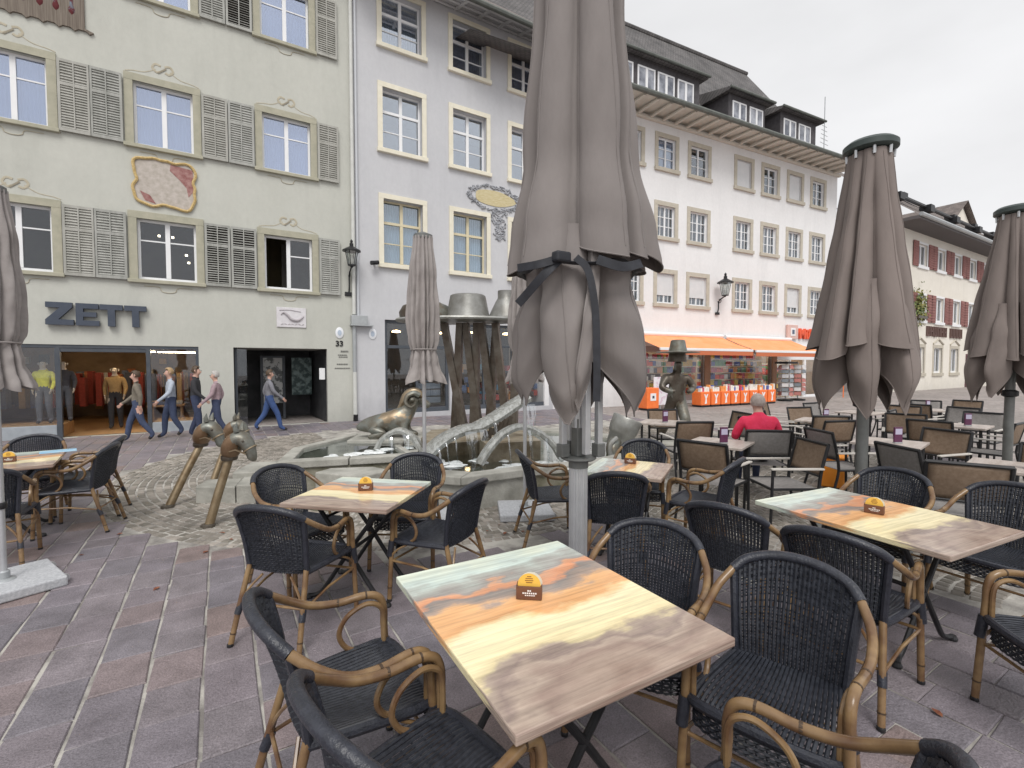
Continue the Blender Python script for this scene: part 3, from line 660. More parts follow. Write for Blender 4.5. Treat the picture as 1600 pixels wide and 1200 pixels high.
for i in range(70):
    row = i % 4; xg = -5.6 + (i // 4) * .32 + rs.uniform(-.05, .05); yg = (2.6, 3.6, 4.6, 5.4)[row]
    rk.cur = rs.randrange(6); rk.box(xg, xg + .12, yg, yg + .4, .55, 1.45 + rs.uniform(-.1, .1))
rk.cur = 1
for i in range(26):
    rk.cur = rs.randrange(6); xg = -5.8 + i * .22; zz = rs.choice([.25, .8, 1.3, 1.75]); rk.box(xg, xg + .2, 5.75, 5.95, zz, zz + rs.uniform(.12, .3))
tag(rk.build('clothes_racks', cms, LB), kind='stuff')
tbl = MB(); tbl.bbox(-1.75, -.9, 1.3, 2.0, .55, .6, .01); tbl.box(-1.7, -1.65, 1.35, 1.4, 0, .55); tbl.box(-1, -.95, 1.35, 1.4, 0, .55); tbl.box(-1.7, -1.65, 1.9, 1.95, 0, .55); tbl.box(-1, -.95, 1.9, 1.95, 0, .55)
tbl.build('display_table', M_wood, LB)
pg = MB()
for i in range(10): pg.cur = rs.randrange(6); xg = -1.72 + (i % 4) * .2; pg.bbox(xg, xg + .17, 1.4 + (i // 4) * .18, 1.55 + (i // 4) * .18, .6, .66 + .05 * rs.random(), .01)
pg.build('folded_clothes', cms, LB)
# recessed entrance
rd = MB(); rd.add([(.30, .16, 2.19), (2.71, .16, 2.19), (2.6, 2.6, 2.19), (.5, 2.6, 2.19)], [(0, 3, 2, 1)]); rd.build('entrance_soffit', mat('entrance_ceiling', (.42, .41, .37), rough=.9), LB)
rd = MB(); rd.add([(.30, .16, 0.01), (.5, 2.6, 0.01), (.5, 2.6, 2.19), (.30, .16, 2.19), (2.71, .16, 0.01), (2.6, 2.6, 0.01), (2.6, 2.6, 2.19), (2.71, .16, 2.19)], [(0, 1, 2, 3), (5, 4, 7, 6)]); rd.add([(.5, 2.6, 0.01), (2.6, 2.6, 0.01), (2.6, 2.6, 2.19), (.5, 2.6, 2.19)], [(0, 1, 2, 3)])
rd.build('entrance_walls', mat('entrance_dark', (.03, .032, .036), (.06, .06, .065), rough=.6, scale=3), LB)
MB().box(.33, .39, .2, .26, 0.01, 2.19).build('entrance_post', M_anthra, LB); MB().box(.39, .62, .22, .235, .012, 2.15).build('glass_leaf', M_shopglass, LB); ed = MB(); ed.box(1.05, 1.13, 1.8, 1.9, 0.01, 2.0); ed.box(1.13, 1.75, 1.8, 1.9, 1.94, 2.0); ed.box(1.68, 1.75, 1.8, 1.9, 0.01, 1.94); ed.build('entrance_frame', M_anthra, LB)
ev = MB(); ev.box(1.13, 1.68, 1.85, 1.87, .5, 1.94); ev.build('display_case', mat('case_paper', (.12, .13, .13), (.55, .56, .55), rough=.5, scale=5, lo=.45, hi=.5), LB)
ev = MB(); ev.box(1.95, 2.55, 1.85, 1.87, .75, 1.95); ev.build('display_case', mat('case_teal', (.03, .06, .06), (.20, .27, .26), rough=.4, scale=6, lo=.45, hi=.6), LB)
MB().bbox(2.50, 2.66, .1, .13, 1.28, 1.62, .004).build('notice', M_whitepaint, LB)
rl = MB(); 
rl.add([(-16, -.9, 14.2), (3.38, -.9, 14.2), (3.38, 6, 20), (-16, 6, 20), (-16, -.9, 14.0), (3.38, -.9, 14.0), (3.38, 6, 19.8), (-16, 6, 19.8)], [(0, 1, 2, 3), (4, 7, 6, 5), (0, 4, 5, 1), (1, 5, 6, 2), (3, 0, 4, 7)]); rl.build('roof', M_tile, LB)

# ---------------------------------------------------------------- grey house
GB = empty('plastered_house', (0, 15.0, 0))
tag(GB, 'lavender grey plastered house with cream window surrounds behind the bronze fountain', 'house')
gcols = [(4.44, 5.73), (6.82, 8.10), (9.12, 10.42)]; grows = [(11.63, 13.24), (8.45, 10.33), (4.90, 6.92)]
gops = [(a, b, c, d) for a, b in gcols for c, d in grows] + [(4.45, 6.67, .15, 3.15), (7.0, 10.85, .15, 3.15)]
facade(GB, 'wall', M_grey, 3.48, 11.02, -.1, 13.62, gops, .30)
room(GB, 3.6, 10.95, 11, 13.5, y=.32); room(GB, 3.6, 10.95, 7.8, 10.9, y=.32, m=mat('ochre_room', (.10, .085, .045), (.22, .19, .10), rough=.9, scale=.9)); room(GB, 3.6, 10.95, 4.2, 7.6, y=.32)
for (a, b) in gcols:
    for ri, (c, d) in enumerate(grows):
        W = window(GB, a, b, c, d, y=.20, rows=(1, 1), transom=.66, sash=M_ochrepaint if ri == 2 else M_whitepaint, pane=M_brightglass if ri < 2 else M_glass, curtain=M_bluecurtain if ri == 2 else (M_curtain if ri == 0 else None))
        surround(W, M_creamfr, a, b, c, d, .15, .04, sill=.13)
eg = MB()
eg.add([(3.4, 0, 13.62), (11.0, 0, 13.62), (11.0, -1.0, 13.30), (3.4, -1.0, 13.30)], [(0, 1, 2, 3)]); eg.build('soffit', M_greysoffit, GB)
bt = MB()
for i in range(9): xa = 3.6 + i * .82; bt.add([(xa, .0, 13.615), (xa + .09, .0, 13.615), (xa + .09, -1.0, 13.295), (xa, -1.0, 13.295), (xa, 0, 13.55), (xa + .09, 0, 13.55), (xa + .09, -1, 13.23), (xa, -1, 13.23)], [(4, 5, 6, 7), (0, 4, 7, 3), (1, 2, 6, 5), (3, 7, 6, 2)])
for k in (.1, .5, .92): bt.box(3.5, 10.98, -k - .04, -k + .04, 13.57 - k * .32, 13.60 - k * .32)
bt.build('soffit_battens', mat('soffit_white', (.55, .55, .56), rough=.8), GB)
gu = MB().tube([(3.4, -1.07, 13.30), (11.0, -1.07, 13.30)], .085, 8); gu.build('gutter', mat('dark_copper', (.09, .10, .09), (.13, .14, .125), rough=.6, scale=4), GB, True)
gr = MB(); gr.add([(3.4, -1.1, 13.36), (11.0, -1.1, 13.36), (11.0, 5, 18.6), (3.4, 5, 18.6)], [(0, 1, 2, 3)]); gr.build('roof', M_tile, GB)
# painted emblem: gilt oval field within grey scrollwork
em = MB(); em.wallprism([(8.42 + .82 * math.cos(a) * (1 + .1 * math.cos(3 * a)), 7.62 + .27 * math.sin(a) + .0 * a) for a in [2 * math.pi * i / 40 for i in range(40)]], -.02, .0)
eo = em.build('painted_emblem', mat('emblem_gilt', (.50, .42, .22), (.62, .55, .36), rough=.85, scale=7, stretch=(1, 1, 6)), GB)
es = MB(); er = random.Random(5)
for i in range(110):
    a = 2 * math.pi * i / 110; cx, cz = 8.42 + .98 * math.cos(a), 7.62 + .40 * math.sin(a)
    if i % 4 != 3: es.tube(spline([(cx, -.02, cz), (cx + er.uniform(-.1, .1), -.02, cz + er.uniform(-.08, .08)), (cx + er.uniform(-.16, .16), -.02, cz + er.uniform(-.1, .1))], 4), er.uniform(.016, .035), 5)
for i in range(70):
    cz = 7.25 - i * .015; cx = 8.62 + er.uniform(-.36, .36) * (1 - i / 120); es.tube(spline([(cx, -.018, cz), (cx + er.uniform(-.1, .1), -.018, cz + er.uniform(-.08, .08)), (cx + er.uniform(-.14, .14), -.018, cz + er.uniform(-.1, .1))], 3), er.uniform(.014, .032), 5)
tag_es = es.build('painted_scroll', mat('emblem_grey', (.24, .25, .27), (.44, .45, .48), rough=.9, scale=6), eo, True); tag_es['kind'] = 'stuff'
# grey house shop glazing
gs = MB()
for (a, b, c, d) in ((4.45, 4.55, .15, 3.15), (6.57, 6.67, .15, 3.15), (4.55, 6.57, 3.05, 3.15), (4.55, 6.57, 2.25, 2.35), (4.55, 6.57, .15, .3), (5.5, 5.58, .3, 2.25), (7.0, 7.1, .15, 3.15), (7.1, 10.75, 3.05, 3.15), (7.1, 10.75, 2.35, 2.43), (10.75, 10.85, .15, 3.15), (8.0, 8.08, .3, 3.05), (9.2, 9.28, .3, 3.05), (7.1, 10.75, .15, .3)): gs.bbox(a, b, .1, .2, c, d, .006)
gs.build('shop_frame', M_anthra, GB)
for (a, b) in ((4.55, 5.5), (5.58, 6.57), (7.1, 8.0), (8.08, 9.2), (9.28, 10.75)): MB().box(a, b, .14, .15, .3, 3.05).build('shop_pane', M_shopglass, GB)
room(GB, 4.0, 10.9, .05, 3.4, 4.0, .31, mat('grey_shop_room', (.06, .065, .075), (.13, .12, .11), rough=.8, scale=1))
pn = MB()
for i in range(5): pn.bbox(5.62, 6.5, .42, .46, .42 + i * .24, .62 + i * .24, .006)
pn.build('drawer_panel', mat('drawer_front', (.17, .19, .22), rough=.5), GB)
gl = MB()
for i in range(8): gl.lathe([(0, 2.98), (.14, 2.95), (.16, 2.9), (0, 2.88)], 12, Matrix.Translation((4.6 + i * .82, 1.0 + (i % 2) * .9, 0)))
gl.build('ceiling_lamps', emit('amber_lamp', (1, .66, .32), 9), GB, True)
gg = MB()
for i in range(60):
    gg.cur = er.randrange(6); xa = 7.2 + er.random() * 3.4; za = .3 + er.random() * 1.6; gg.box(xa, xa + .16, .5 + er.random() * .6, .9 + er.random() * .6, za, za + .2)
tag(gg.build('shop_goods', [mat('goods_a', (.45, .20, .06), rough=.6), mat('goods_b', (.30, .03, .02), rough=.6), mat('goods_c', (.5, .42, .3), rough=.6), mat('goods_d', (.06, .10, .2), rough=.6), mat('goods_e', (.05, .04, .04), rough=.6), mat('goods_f', (.1, .35, .55), rough=.6)], GB), kind='stuff')
oval(GB, 4.06, 2.68)
# ---------------------------------------------------------------- downpipe, lantern, camera
dp = empty('downpipe', (3.49, 14.93, 0)); tag(dp, 'tall pale downpipe with grey collar box between the green and the grey house', 'downpipe')
MB().tube([(.0, 0, 3.25), (0, 0, 14.)], .055, 10).build('pipe', mat('pale_pipe', (.55, .56, .53), (.62, .63, .60), rough=.5, scale=4), dp, True)
MB().tube([(.13, .02, 3.2), (.13, .02, 14.)], .04, 10).build('pipe', mat('pale_pipe_b', (.52, .54, .57), rough=.5), dp, True)
MB().tube([(0, 0, 1.5), (0, 0, 2.95)], .058, 10).build('pipe', M_zinc, dp, True); MB().tube([(0, 0, 0.02), (0, 0, 1.5)], .062, 10).build('pipe', MATS['pale_pipe'], dp, True)
MB().bbox(-.10, .38, -.12, .06, 2.95, 3.22, .01).build('collar_box', M_zinc, dp); MB().bbox(-.12, .55, -.13, .06, 2.90, 2.95, .008).build('collar_ledge', M_zinc, dp)
MB().tube([(0, -.03, .0), (0, -.06, .2)], .07, 8).build('boot', M_blackmetal, dp, True)
def lantern(name, loc, rz, label, s=1.):
    o = empty(name, loc, rz); tag(o, label, 'lantern', 'wall lanterns on the house fronts')
    MB().tube(spline([(0, 0, -.75), (0, -.06, -.55), (0, -.08, -.2), (0, -.30, -.05), (0, -.42, 0)], 6), .022 * s, 7).build('bracket', M_blackmetal, o, True)
    MB().tube(spline([(0, .0, -.2), (0, -.1, -.28), (0, -.2, -.2), (0, -.16, -.1), (0, -.08, -.12)], 5), .014 * s, 6).build('bracket_scroll', M_blackmetal, o, True)
    MB().bbox(-.12, .12, -.04, .03, -.82, -.70, .01).build('wall_plate', M_blackmetal, o)
    M = Matrix.Translation((0, -.42, 0))
    g = MB().lathe([(.11 * s, .04), (.19 * s, .46 * s)], 6, M, False).build('glass_cage', glass('lantern_glass', (.85, .88, .86), .18), o)
    c = MB()
    for j in range(6): a = j * math.pi / 3; c.tube([(.11 * s * math.cos(a), -.42 + .11 * s * math.sin(a), .04), (.19 * s * math.cos(a), -.42 + .19 * s * math.sin(a), .46 * s)], .011, 5)
    c.build('cage_bars', M_blackmetal, o)
    MB().lathe([(.02, -.04), (.05, 0), (.12 * s, .02), (.12 * s, .05), (.02, .06)], 12, M).build('base_ring', M_blackmetal, o, True)
    MB().lathe([(.28 * s, .46 * s), (.28 * s, .49 * s), (.13 * s, .58 * s), (.06 * s, .62 * s), (.06 * s, .70 * s), (.035 * s, .72 * s), (.045 * s, .78 * s), (.0, .84 * s)], 12, M).build('roof', M_blackmetal, o, True)
    MB().lathe([(.0, .06), (.03, .1), (.05, .2), (.03, .3), (0, .32)], 10, M).build('bulb', mat('bulb_glass', (.8, .8, .76), rough=.3), o, True)
    return o
lantern('wall_lantern', (3.36, 15.0, 4.62), 0, 'black glass lantern on scrolled bracket beside the pale downpipe', .95)
cc = empty('security_camera', (4.12, 15.0, 4.86)); tag(cc, 'small black security camera on the grey house wall', 'camera')
MB().tube([(0, .0, 0), (0, -.12, 0)], .03, 8).build('arm', M_blackmetal, cc); MB().tube([(.1, -.16, .02), (-.14, -.22, -.03)], .065, 10).build('housing', M_blackmetal, cc, True)

# ---------------------------------------------------------------- white house with the drugstore
WB = empty('plastered_house', (27.0, 13.72, 0), R(-4.6))
tag(WB, 'long white plastered house with dormers and orange awnings behind the terrace', 'house')
K = 1.12
wcols = [(-11.41, -10.28), (-9.77, -8.52), (-8.03, -6.71), (-5.32, -4.05), (-3.56, -2.30), (-1.78, -.53), (-.02, 1.24)]
wcols = [(a * K + .19, b * K - .19) for a, b in [(-13.3, -12.05)] + wcols]
wrows = [(10.27, 11.56), (7.32, 8.66), (4.43, 5.74)]
wops = [(a, b, c, d) for a, b in wcols for c, d in wrows] + [(-12.6, -7.75, .1, 2.55), (-7.35, -2.9, .1, 2.55), (-2.55, 1.15, .02, 2.35)]
facade(WB, 'wall', M_whitewall, -16.4, 2.41, -.1, 12.36, wops, .2)
for c, d in ((9.9, 12.2), (7.0, 9.2), (4.1, 6.4)): room(WB, -16, 2.3, c, d, 2.5, .24)
for ci, (a, b) in enumerate(wcols):
    for ri, (c, d) in enumerate(wrows):
        cl = ci - 1
        bl = {(0, 3): .02, (0, 5): .02, (2, 1): .28, (2, 2): .25, (2, 5): .22}.get((ri, cl))
        W = window(WB, a, b, c, d, y=.10, rows=(1, 1, 1), cols=1 if ri == 0 else 2, mul=.04, fr=.05, pane=M_glass, blind=bl, curtain=M_curtain if (ri == 0 and cl in (0, 1)) else None)
        surround(W, M_sandfr, a, b, c, d, .19, .03, sill=.16)
# eaves
we = MB(); we.add([(-16.4, 0, 12.36), (2.5, 0, 12.36), (2.5, -1.34, 12.24), (-16.4, -1.34, 12.24)], [(0, 1, 2, 3)]); we.build('soffit', M_soffit, WB)
for i in range(27):
    xa = -16.2 + i * .69; MB().bbox(xa, xa + .13, -1.3, -.02, 12.16, 12.24, .01).build('rafter_end', mat('rafter_paint', (.62, .59, .53), rough=.8), WB)
MB().bbox(-16.4, 2.5, -.16, -.002, 12.10, 12.22, .02).build('cornice', mat('rafter_paint', (.62, .59, .53)), WB)
MB().tube([(-16.5, -1.42, 12.27), (2.6, -1.42, 12.27)], .10, 8).build('gutter', MATS['dark_copper'], WB, True)
# main roof
ro = MB(); ro.add([(-20, -1.4, 12.36), (2.55, -1.4, 12.36), (2.55, .3, 13.0), (-20, .3, 13.0), (2.55, 6, 20.9), (-20, 6, 20.9), (2.55, 13.4, 12.36), (-20, 13.4, 12.36)], [(0, 1, 2, 3), (3, 2, 4, 5), (5, 4, 6, 7)]); ro.build('roof', M_slate, WB)
MB().tube([(-20, 6, 20.95), (2.6, 6, 20.95)], .13, 8).build('ridge_tiles', M_slate, WB, True)
vg = MB(); vg.add([(2.56, -1.4, 12.34), (2.56, .3, 12.98), (2.56, 6, 20.88), (2.56, 6, 20.55), (2.56, .3, 12.70), (2.56, -1.4, 12.12), (2.42, -1.4, 12.34), (2.42, .3, 12.98), (2.42, 6, 20.88), (2.42, 6, 20.55), (2.42, .3, 12.70), (2.42, -1.4, 12.12)], [(0, 1, 4, 5), (1, 2, 3, 4), (5, 4, 10, 11), (4, 3, 9, 10), (0, 5, 11, 6)]); vg.build('verge_board', M_bronze_d, WB)
gb = MB(); gb.add([(2.40, 0, 12.3), (2.40, 12, 12.3), (2.40, 6, 20.4)], [(0, 1, 2)]); gb.build('gable', M_whitewall, WB)
def dormer(s0, s1, zb, zt, wins, yf=-.02):
    k_ = lambda s: -25.8 + (s + 25.8) * .963
    s0, s1, zb, zt = k_(s0), k_(s1), 1.7 + (zb - 1.7) * .963, 1.7 + (zt - 1.7) * .963; wins = [(k_(a), k_(b)) for a, b in wins]
    c = MB(); y1 = .3 + (zt + .1 - 13.0) / (7.9 / 5.7)
    c.add([(s0, yf, zb - .4), (s1, yf, zb - .4), (s1, yf, zt), (s0, yf, zt)], [(0, 1, 2, 3)])
    for s in (s0, s1): c.add([(s, yf, zb - .4), (s, yf, zt), (s, y1, zt)], [(0, 1, 2)])
    o = c.build('dormer', mat('dormer_slate', (.055, .05, .055), (.085, .08, .085), rough=.75, scale=5), WB)
    r_ = MB(); r_.add([(s0 - .25, yf - .30, zt + .06), (s1 + .25, yf - .30, zt + .06), (s1 + .25, y1 + .4, zt + .65), (s0 - .25, y1 + .4, zt + .65), (s0 - .25, yf - .30, zt - .06), (s1 + .25, yf - .30, zt - .06), (s1 + .25, y1, zt - .02), (s0 - .25, y1, zt - .02)], [(0, 1, 2, 3), (4, 7, 6, 5), (0, 4, 5, 1), (1, 5, 6, 2), (0, 3, 7, 4)]); r_.build('dormer_roof', M_slate, o)
    MB().tube([(s0 - .3, yf - .36, zt + .02), (s1 + .3, yf - .36, zt + .02)], .06, 7).build('gutter', MATS['dark_copper'], o, True)
    for a, b in wins:
        m = MB(); f = .07
        m.box(a, b, yf - .05, yf - .005, zb, zb + f); m.box(a, b, yf - .05, yf - .005, zt - .33 - f, zt - .33); m.box(a, a + f, yf - .05, yf - .005, zb + f, zt - .33 - f); m.box(b - f, b, yf - .05, yf - .005, zb + f, zt - .33 - f)
        mm = (a + b) / 2; m.box(mm - .06, mm + .06, yf - .06, yf - .005, zb + f, zt - .33 - f)
        m.build('dormer_window', M_whitepaint, o)
        for q0, q1 in ((a + f, mm - .06), (mm + .06, b - f)): MB().box(q0, q1, yf - .03, yf - .008, zb + f, zt - .33 - f).build('pane', mat('dormer_glass', (.10, .11, .14), (.45, .47, .52), rough=.08, scale=1.2), o)
dormer(-14.2, -7.7, 13.75, 15.05, [(-13.9, -12.9), (-12.7, -11.7), (-11.45, -10.45), (-10.3, -9.3), (-9.1, -8.1)])
dormer(-5.7, -3.0, 13.78, 15.0, [(-5.45, -4.45), (-4.2, -3.2)])
dormer(-1.75, 1.3, 13.78, 15.05, [(-1.52, -.5), (-.25, .78)])
ant = empty('roof_aerial', (34.0, 16.5, 15.0)); tag(ant, 'thin roof aerial mast rising behind the white house', 'aerial')
MB().tube([(0, 0, -4), (0, 0, 4.2)], .03, 6).build('mast', M_zinc, ant); am = MB()
for i in range(5): am.tube([(-.5 + i * .05, 0, 1.2 + i * .28), (.5 - i * .05, 0, 1.2 + i * .28)], .015, 5)
am.build('rods', M_zinc, ant)
# shop front
w2 = MB()
for a, b, c, d in ((-12.6, -7.75, 2.3, 2.55), (-7.35, -2.9, 2.3, 2.55), (-12.6, -7.75, .1, .35), (-7.35, -2.9, .1, .35)): w2.bbox(a, b, .08, .2, c, d, .01)
w2.build('fascia', mat('mauve_render', (.42, .34, .32), rough=.8), WB)
for a in (-7.75, -2.9): MB().bbox(a, a + .36, -.06, .18, 0, 2.72, .01).build('pillar', mat('brown_pillar', (.30, .17, .10), (.36, .21, .13), rough=.7, scale=4), WB)
for a, b in ((-12.6, -10.2), (-10.15, -7.75), (-7.35, -5.15), (-5.1, -2.9)): MB().box(a, b, .12, .13, .35, 2.3).build('shop_pane', M_shopglass, WB)
room(WB, -13, 1.4, .03, 2.75, 5, .3, mat('drugstore_room', (.42, .33, .25), (.60, .50, .40), rough=.8, scale=1.2))
ll = MB()
for i in range(9): ll.box(-12.6 + i * 1.55, -11.6 + i * 1.55, 1.2, 1.35, 2.55, 2.6); ll.box(-12.6 + i * 1.55, -11.6 + i * 1.55, 3.2, 3.35, 2.55, 2.6)
ll.build('shop_lights', emit('tube_lamp', (1, .93, .80), 9), WB)
gcol = [(.72, .08, .04), (.82, .55, .08), (.75, .72, .66), (.10, .28, .10), (.55, .07, .12), (.10, .14, .40), (.80, .30, .08), (.08, .06, .06)]
gms = [mat('pack_%d' % i, c, tuple(min(1, v * 1.25 + .03) for v in c), rough=.5, scale=14) for i, c in enumerate(gcol)]
sg = MB(); er = random.Random(11)
for a0, b0 in ((-12.5, -7.9), (-7.2, -3.0)):
    for row in range(6):
        xx = a0
        while xx < b0:
            w_ = er.uniform(.12, .34); sg.cur = er.randrange(8); sg.box(xx, xx + w_ * .92, .5 + .1 * (row % 2), .9, .4 + row * .32, .4 + row * .32 + er.uniform(.16, .29)); xx += w_
tag(sg.build('shelved_goods', gms, WB), kind='stuff')
for a, b in ((-12.5, -7.9), (-7.2, -3.0)):
    for row in range(6): MB().box(a, b, .42, .95, .365 + row * .32, .39 + row * .32).build('shelf', mat('shelf_cream', (.72, .66, .50), rough=.6), WB)
df = MB()
for a, b, c, d in ((-2.55, 1.15, 2.0, 2.35), (-2.55, -2.4, .02, 2.0), (-.08, .08, .02, 2.0), (1.03, 1.15, .02, 2.0), (.08, 1.03, .02, .12), (-1.3, -1.22, .02, 2.0)): df.bbox(a, b, .06, .16, c, d, .01)
df.build('door_frame', M_whitepaint, WB); MB().box(.08, 1.03, .1, .11, .12, 2.0).build('shop_pane', M_shopglass, WB); MB().box(-2.4, -1.3, .1, .11, .06, 2.0).build('shop_pane', M_shopglass, WB)
dg2 = MB()
for i in range(40): dg2.cur = er.randrange(8); xx = -2.2 + er.random() * 3.0; zz = .1 + er.random() * 1.5; dg2.box(xx, xx + .25, 1.2 + er.random(), 2.4, zz, zz + .22)
tag(dg2.build('door_goods', gms, WB), kind='stuff')
MB().bbox(-2.3, 2.0, -.1, .0, 2.62, 2.78, .02).build('canopy_ledge', M_whitepaint, WB)
def awning(s0, s1, zt, zf, d):
    m = MB(); n = 14; vs_, fs_ = [], []
    for i in range(n + 1):
        u = i / n
        vs_ += [(s0 + (s1 - s0) * u, -.12, zt), (s0 + (s1 - s0) * u, -.12 - d * .5, zt - (zt - zf) * .5 - .03), (s0 + (s1 - s0) * u, -.12 - d, zf)]
    for i in range(n):
        for q in (0, 1): fs_.append((3 * i + q, 3 * i + q + 1, 3 * i + q + 4, 3 * i + q + 3))
    m.add(vs_, fs_); o = m.build('awning', M_awning, WB)
    MB().bbox(s0, s1, -.2 - d, -.12 - d, zf - .10, zf + .01, .015).build('front_rail', M_whitepaint, o)
    MB().box(s0, s1, -.19 - d, -.185 - d, zf - .27, zf - .10).build('valance', mat('awning_valance', (.55, .16, .07), rough=.8), o)
    MB().tube([(s0, -.14, zt + .05), (s1, -.14, zt + .05)], .09, 8).build('cassette', M_whitepaint, o, True)
    a = MB()
    for s in (s0 + .3, s1 - .3): a.tube([(s, -.1, zt - .1), (s + .3, -.1 - d * .5, (zt + zf) / 2 - .12), (s, -.14 - d, zf - .05)], .03, 6)
    a.build('folding_arm', M_whitepaint, o)
awning(-12.2, -6.75, 3.02, 2.40, 1.6); awning(-6.55, -1.6, 3.0, 2.38, 1.6)
lg = MB().bbox(-1.85, -1.0, -.14, -.02, 3.08, 3.82, .02).build('logo_box', mat('logo_pale', (.62, .42, .38), (.68, .48, .43), rough=.5, scale=5), WB)
MB().bbox(-1.62, -1.23, -.16, -.14, 3.24, 3.66, .01).build('logo_field', M_whitepaint, lg); MB().bbox(-1.52, -1.33, -.175, -.16, 3.34, 3.56, .01).build('logo_square', mat('logo_blue', (.10, .13, .20), rough=.5), lg)
tm = text_mesh('sign_letters', 'Müller', .72, mat('sign_red', (.80, .10, .03), rough=.4), WB, .05, .03); tm.rotation_euler = (R(90), 0, 0); tm.location = (-.80, -.06, 3.14)
lantern('wall_lantern', (20.0, 14.22, 4.9), R(-4.6), 'black glass lantern on a bracket above the orange awnings of the white house', 1.3)

def wpt(s, off): 
    a = R(-4.6); return (27.0 + s * math.cos(a) + off * math.sin(a), 13.72 + s * math.sin(a) - off * math.cos(a))
# orange promotion bins
pos = ['first', 'second', 'third', 'fourth', 'fifth', 'sixth', 'seventh', 'eighth']
for i in range(8):
    x_, y_ = wpt(-9.9 + i * .60, 1.75); o = empty('promotion_bin', (x_, y_, 0), R(-4.6))
    tag(o, 'orange promotion bin under the awning, %s from the left in the long row' % pos[i], 'bin', 'orange bins under the awnings')
    MB().bbox(-.27, .27, -.25, .25, .06, .62, .03).build('body', M_orange, o); k = MB().bbox(-.26, .26, -.24, .24, 0, .06, .01); k.build('base', M_blackmetal, o)
    lb = MB(); lb.wallprism([(-.12, .52), (-.05, .52), (0, .42), (.05, .52), (.12, .52), (.03, .34), (.05, .14), (-.07, .12), (-.03, .34)], -.258, -.251); lb.build('print', M_whitepaint, o)
    g_ = MB()
    for q in range(9): g_.cur = er.randrange(8); xx = -.25 + (q % 5) * .1; yy = -.2 + (q // 5) * .2; g_.box(xx, xx + .085, yy, yy + .15, .60, .72 + er.random() * .18)
    g_.build('goods', [gms[2], gms[2], gms[5], gms[4], gms[2], gms[2], gms[6], gms[2]], o)
x_, y_ = wpt(-12.9, 1.9); o = empty('promotion_bin', (x_, y_, 0), R(-4.6)); tag(o, 'orange bin with a white square print beside the white notice board', 'bin', 'orange bins under the awnings')
MB().bbox(-.3, .3, -.25, .25, .06, .85, .03).build('body', M_orange, o); MB().bbox(-.14, .14, -.262, -.25, .36, .64, .003).build('print', M_whitepaint, o); MB().bbox(-.05, .05, -.268, -.262, .45, .55, .002).build('mark', M_letter, o); MB().bbox(-.28, .28, -.23, .23, 0, .06, .01).build('base', M_blackmetal, o)
x_, y_ = wpt(-12.0, 1.8); o = empty('notice_board', (x_, y_, 0), R(-4.6)); tag(o, 'white upright notice board under the left awning', 'board')
MB().bbox(-.55, .55, -.02, .02, .15, 1.25, .01).build('panel', mat('poster', (.74, .73, .76), (.62, .50, .58), rough=.5, scale=5, lo=.5, hi=.56), o)
for s in (-.45, .45): MB().box(s - .02, s + .02, -.25, .25, 0, .15).build('foot', M_zinc, o)
for i, (s, lab) in enumerate(((-3.7, 'postcard stand with black header by the shop door'), (-2.75, 'grey revolving postcard stand right before the shop door'))):
    x_, y_ = wpt(s, 1.3); o = empty('postcard_stand', (x_, y_, 0), R(-4.6)); tag(o, lab, 'stand')
    MB().tube([(0, 0, 0), (0, 0, 1.85)], .03, 7).build('post', M_zinc, o); MB().lathe([(.0, 0), (.34, 0), (.34, .06), (.05, .09)], 14).build('base', M_blackmetal, o)
    cds = [mat('card_a', (.45, .45, .47), rough=.5), mat('card_b', (.62, .60, .60), rough=.5), mat('card_c', (.18, .20, .22), rough=.5), mat('card_d', (.42, .16, .14), rough=.5)]
    c = MB()
    for a in range(6):
        for q in range(7):
            c.cur = er.randrange(4); M = Matrix.Rotation(a * math.pi / 3, 4, 'Z') @ Matrix.Translation((0, -.30, .25 + q * .215)) @ Matrix.Rotation(R(-12), 4, 'X'); c.box(-.14, .14, -.006, .006, 0, .18, M)
    c.build('cards', cds, o)
    if i == 0: MB().bbox(-.36, .36, -.34, .34, 1.78, 1.88, .01).build('header', M_blackmetal, o)
x_, y_ = wpt(1.3, 1.2); o = empty('flower_post', (x_, y_, 0)); tag(o, 'small orange round sign on a thin post by the shop door', 'sign')
MB().tube([(0, 0, 0), (0, 0, .95)], .025, 6).build('post', M_orange, o); MB().lathe([(0, -.02), (.2, -.02), (.2, .02), (0, .02)], 16, Matrix.Translation((0, 0, 1.0)) @ Matrix.Rotation(R(90), 4, 'X')).build('disc', M_orange, o)

# ---------------------------------------------------------------- narrow house in the gap
NB = empty('narrow_house', (31.6, 15.2, 0)); tag(NB, 'narrow dark house with red brick storey in the gap beside the white house', 'house')
MB().box(-2.2, 6, 0, 6, -.1, 11.2).build('wall', mat('dark_render', (.16, .14, .135), (.22, .20, .19), rough=.9, scale=1), NB)
MB().box(-1.9, 5.6, -.06, -.002, 5.8, 8.2).build('brick_storey', mat('red_brick', (.30, .09, .05), (.36, .13, .08), rough=.9, scale=5), NB)
MB().bbox(-1.2, .4, -.5, .0, 9.3, 9.4, .02).build('balcony', M_zinc, NB); 
MB().lathe([(0, 0), (.3, .04), (.48, .14)], 18, Matrix.Translation((-.5, -.4, 10.4)) @ Matrix.Rotation(R(80), 4, 'X'), False).build('satellite_dish', M_zinc, NB, True)
rf = MB(); rf.add([(-2.4, -.8, 11.0), (6.2, -.8, 11.0), (6.2, 4, 14), (-2.4, 4, 14)], [(0, 1, 2, 3)]); rf.build('roof', M_tile, NB)

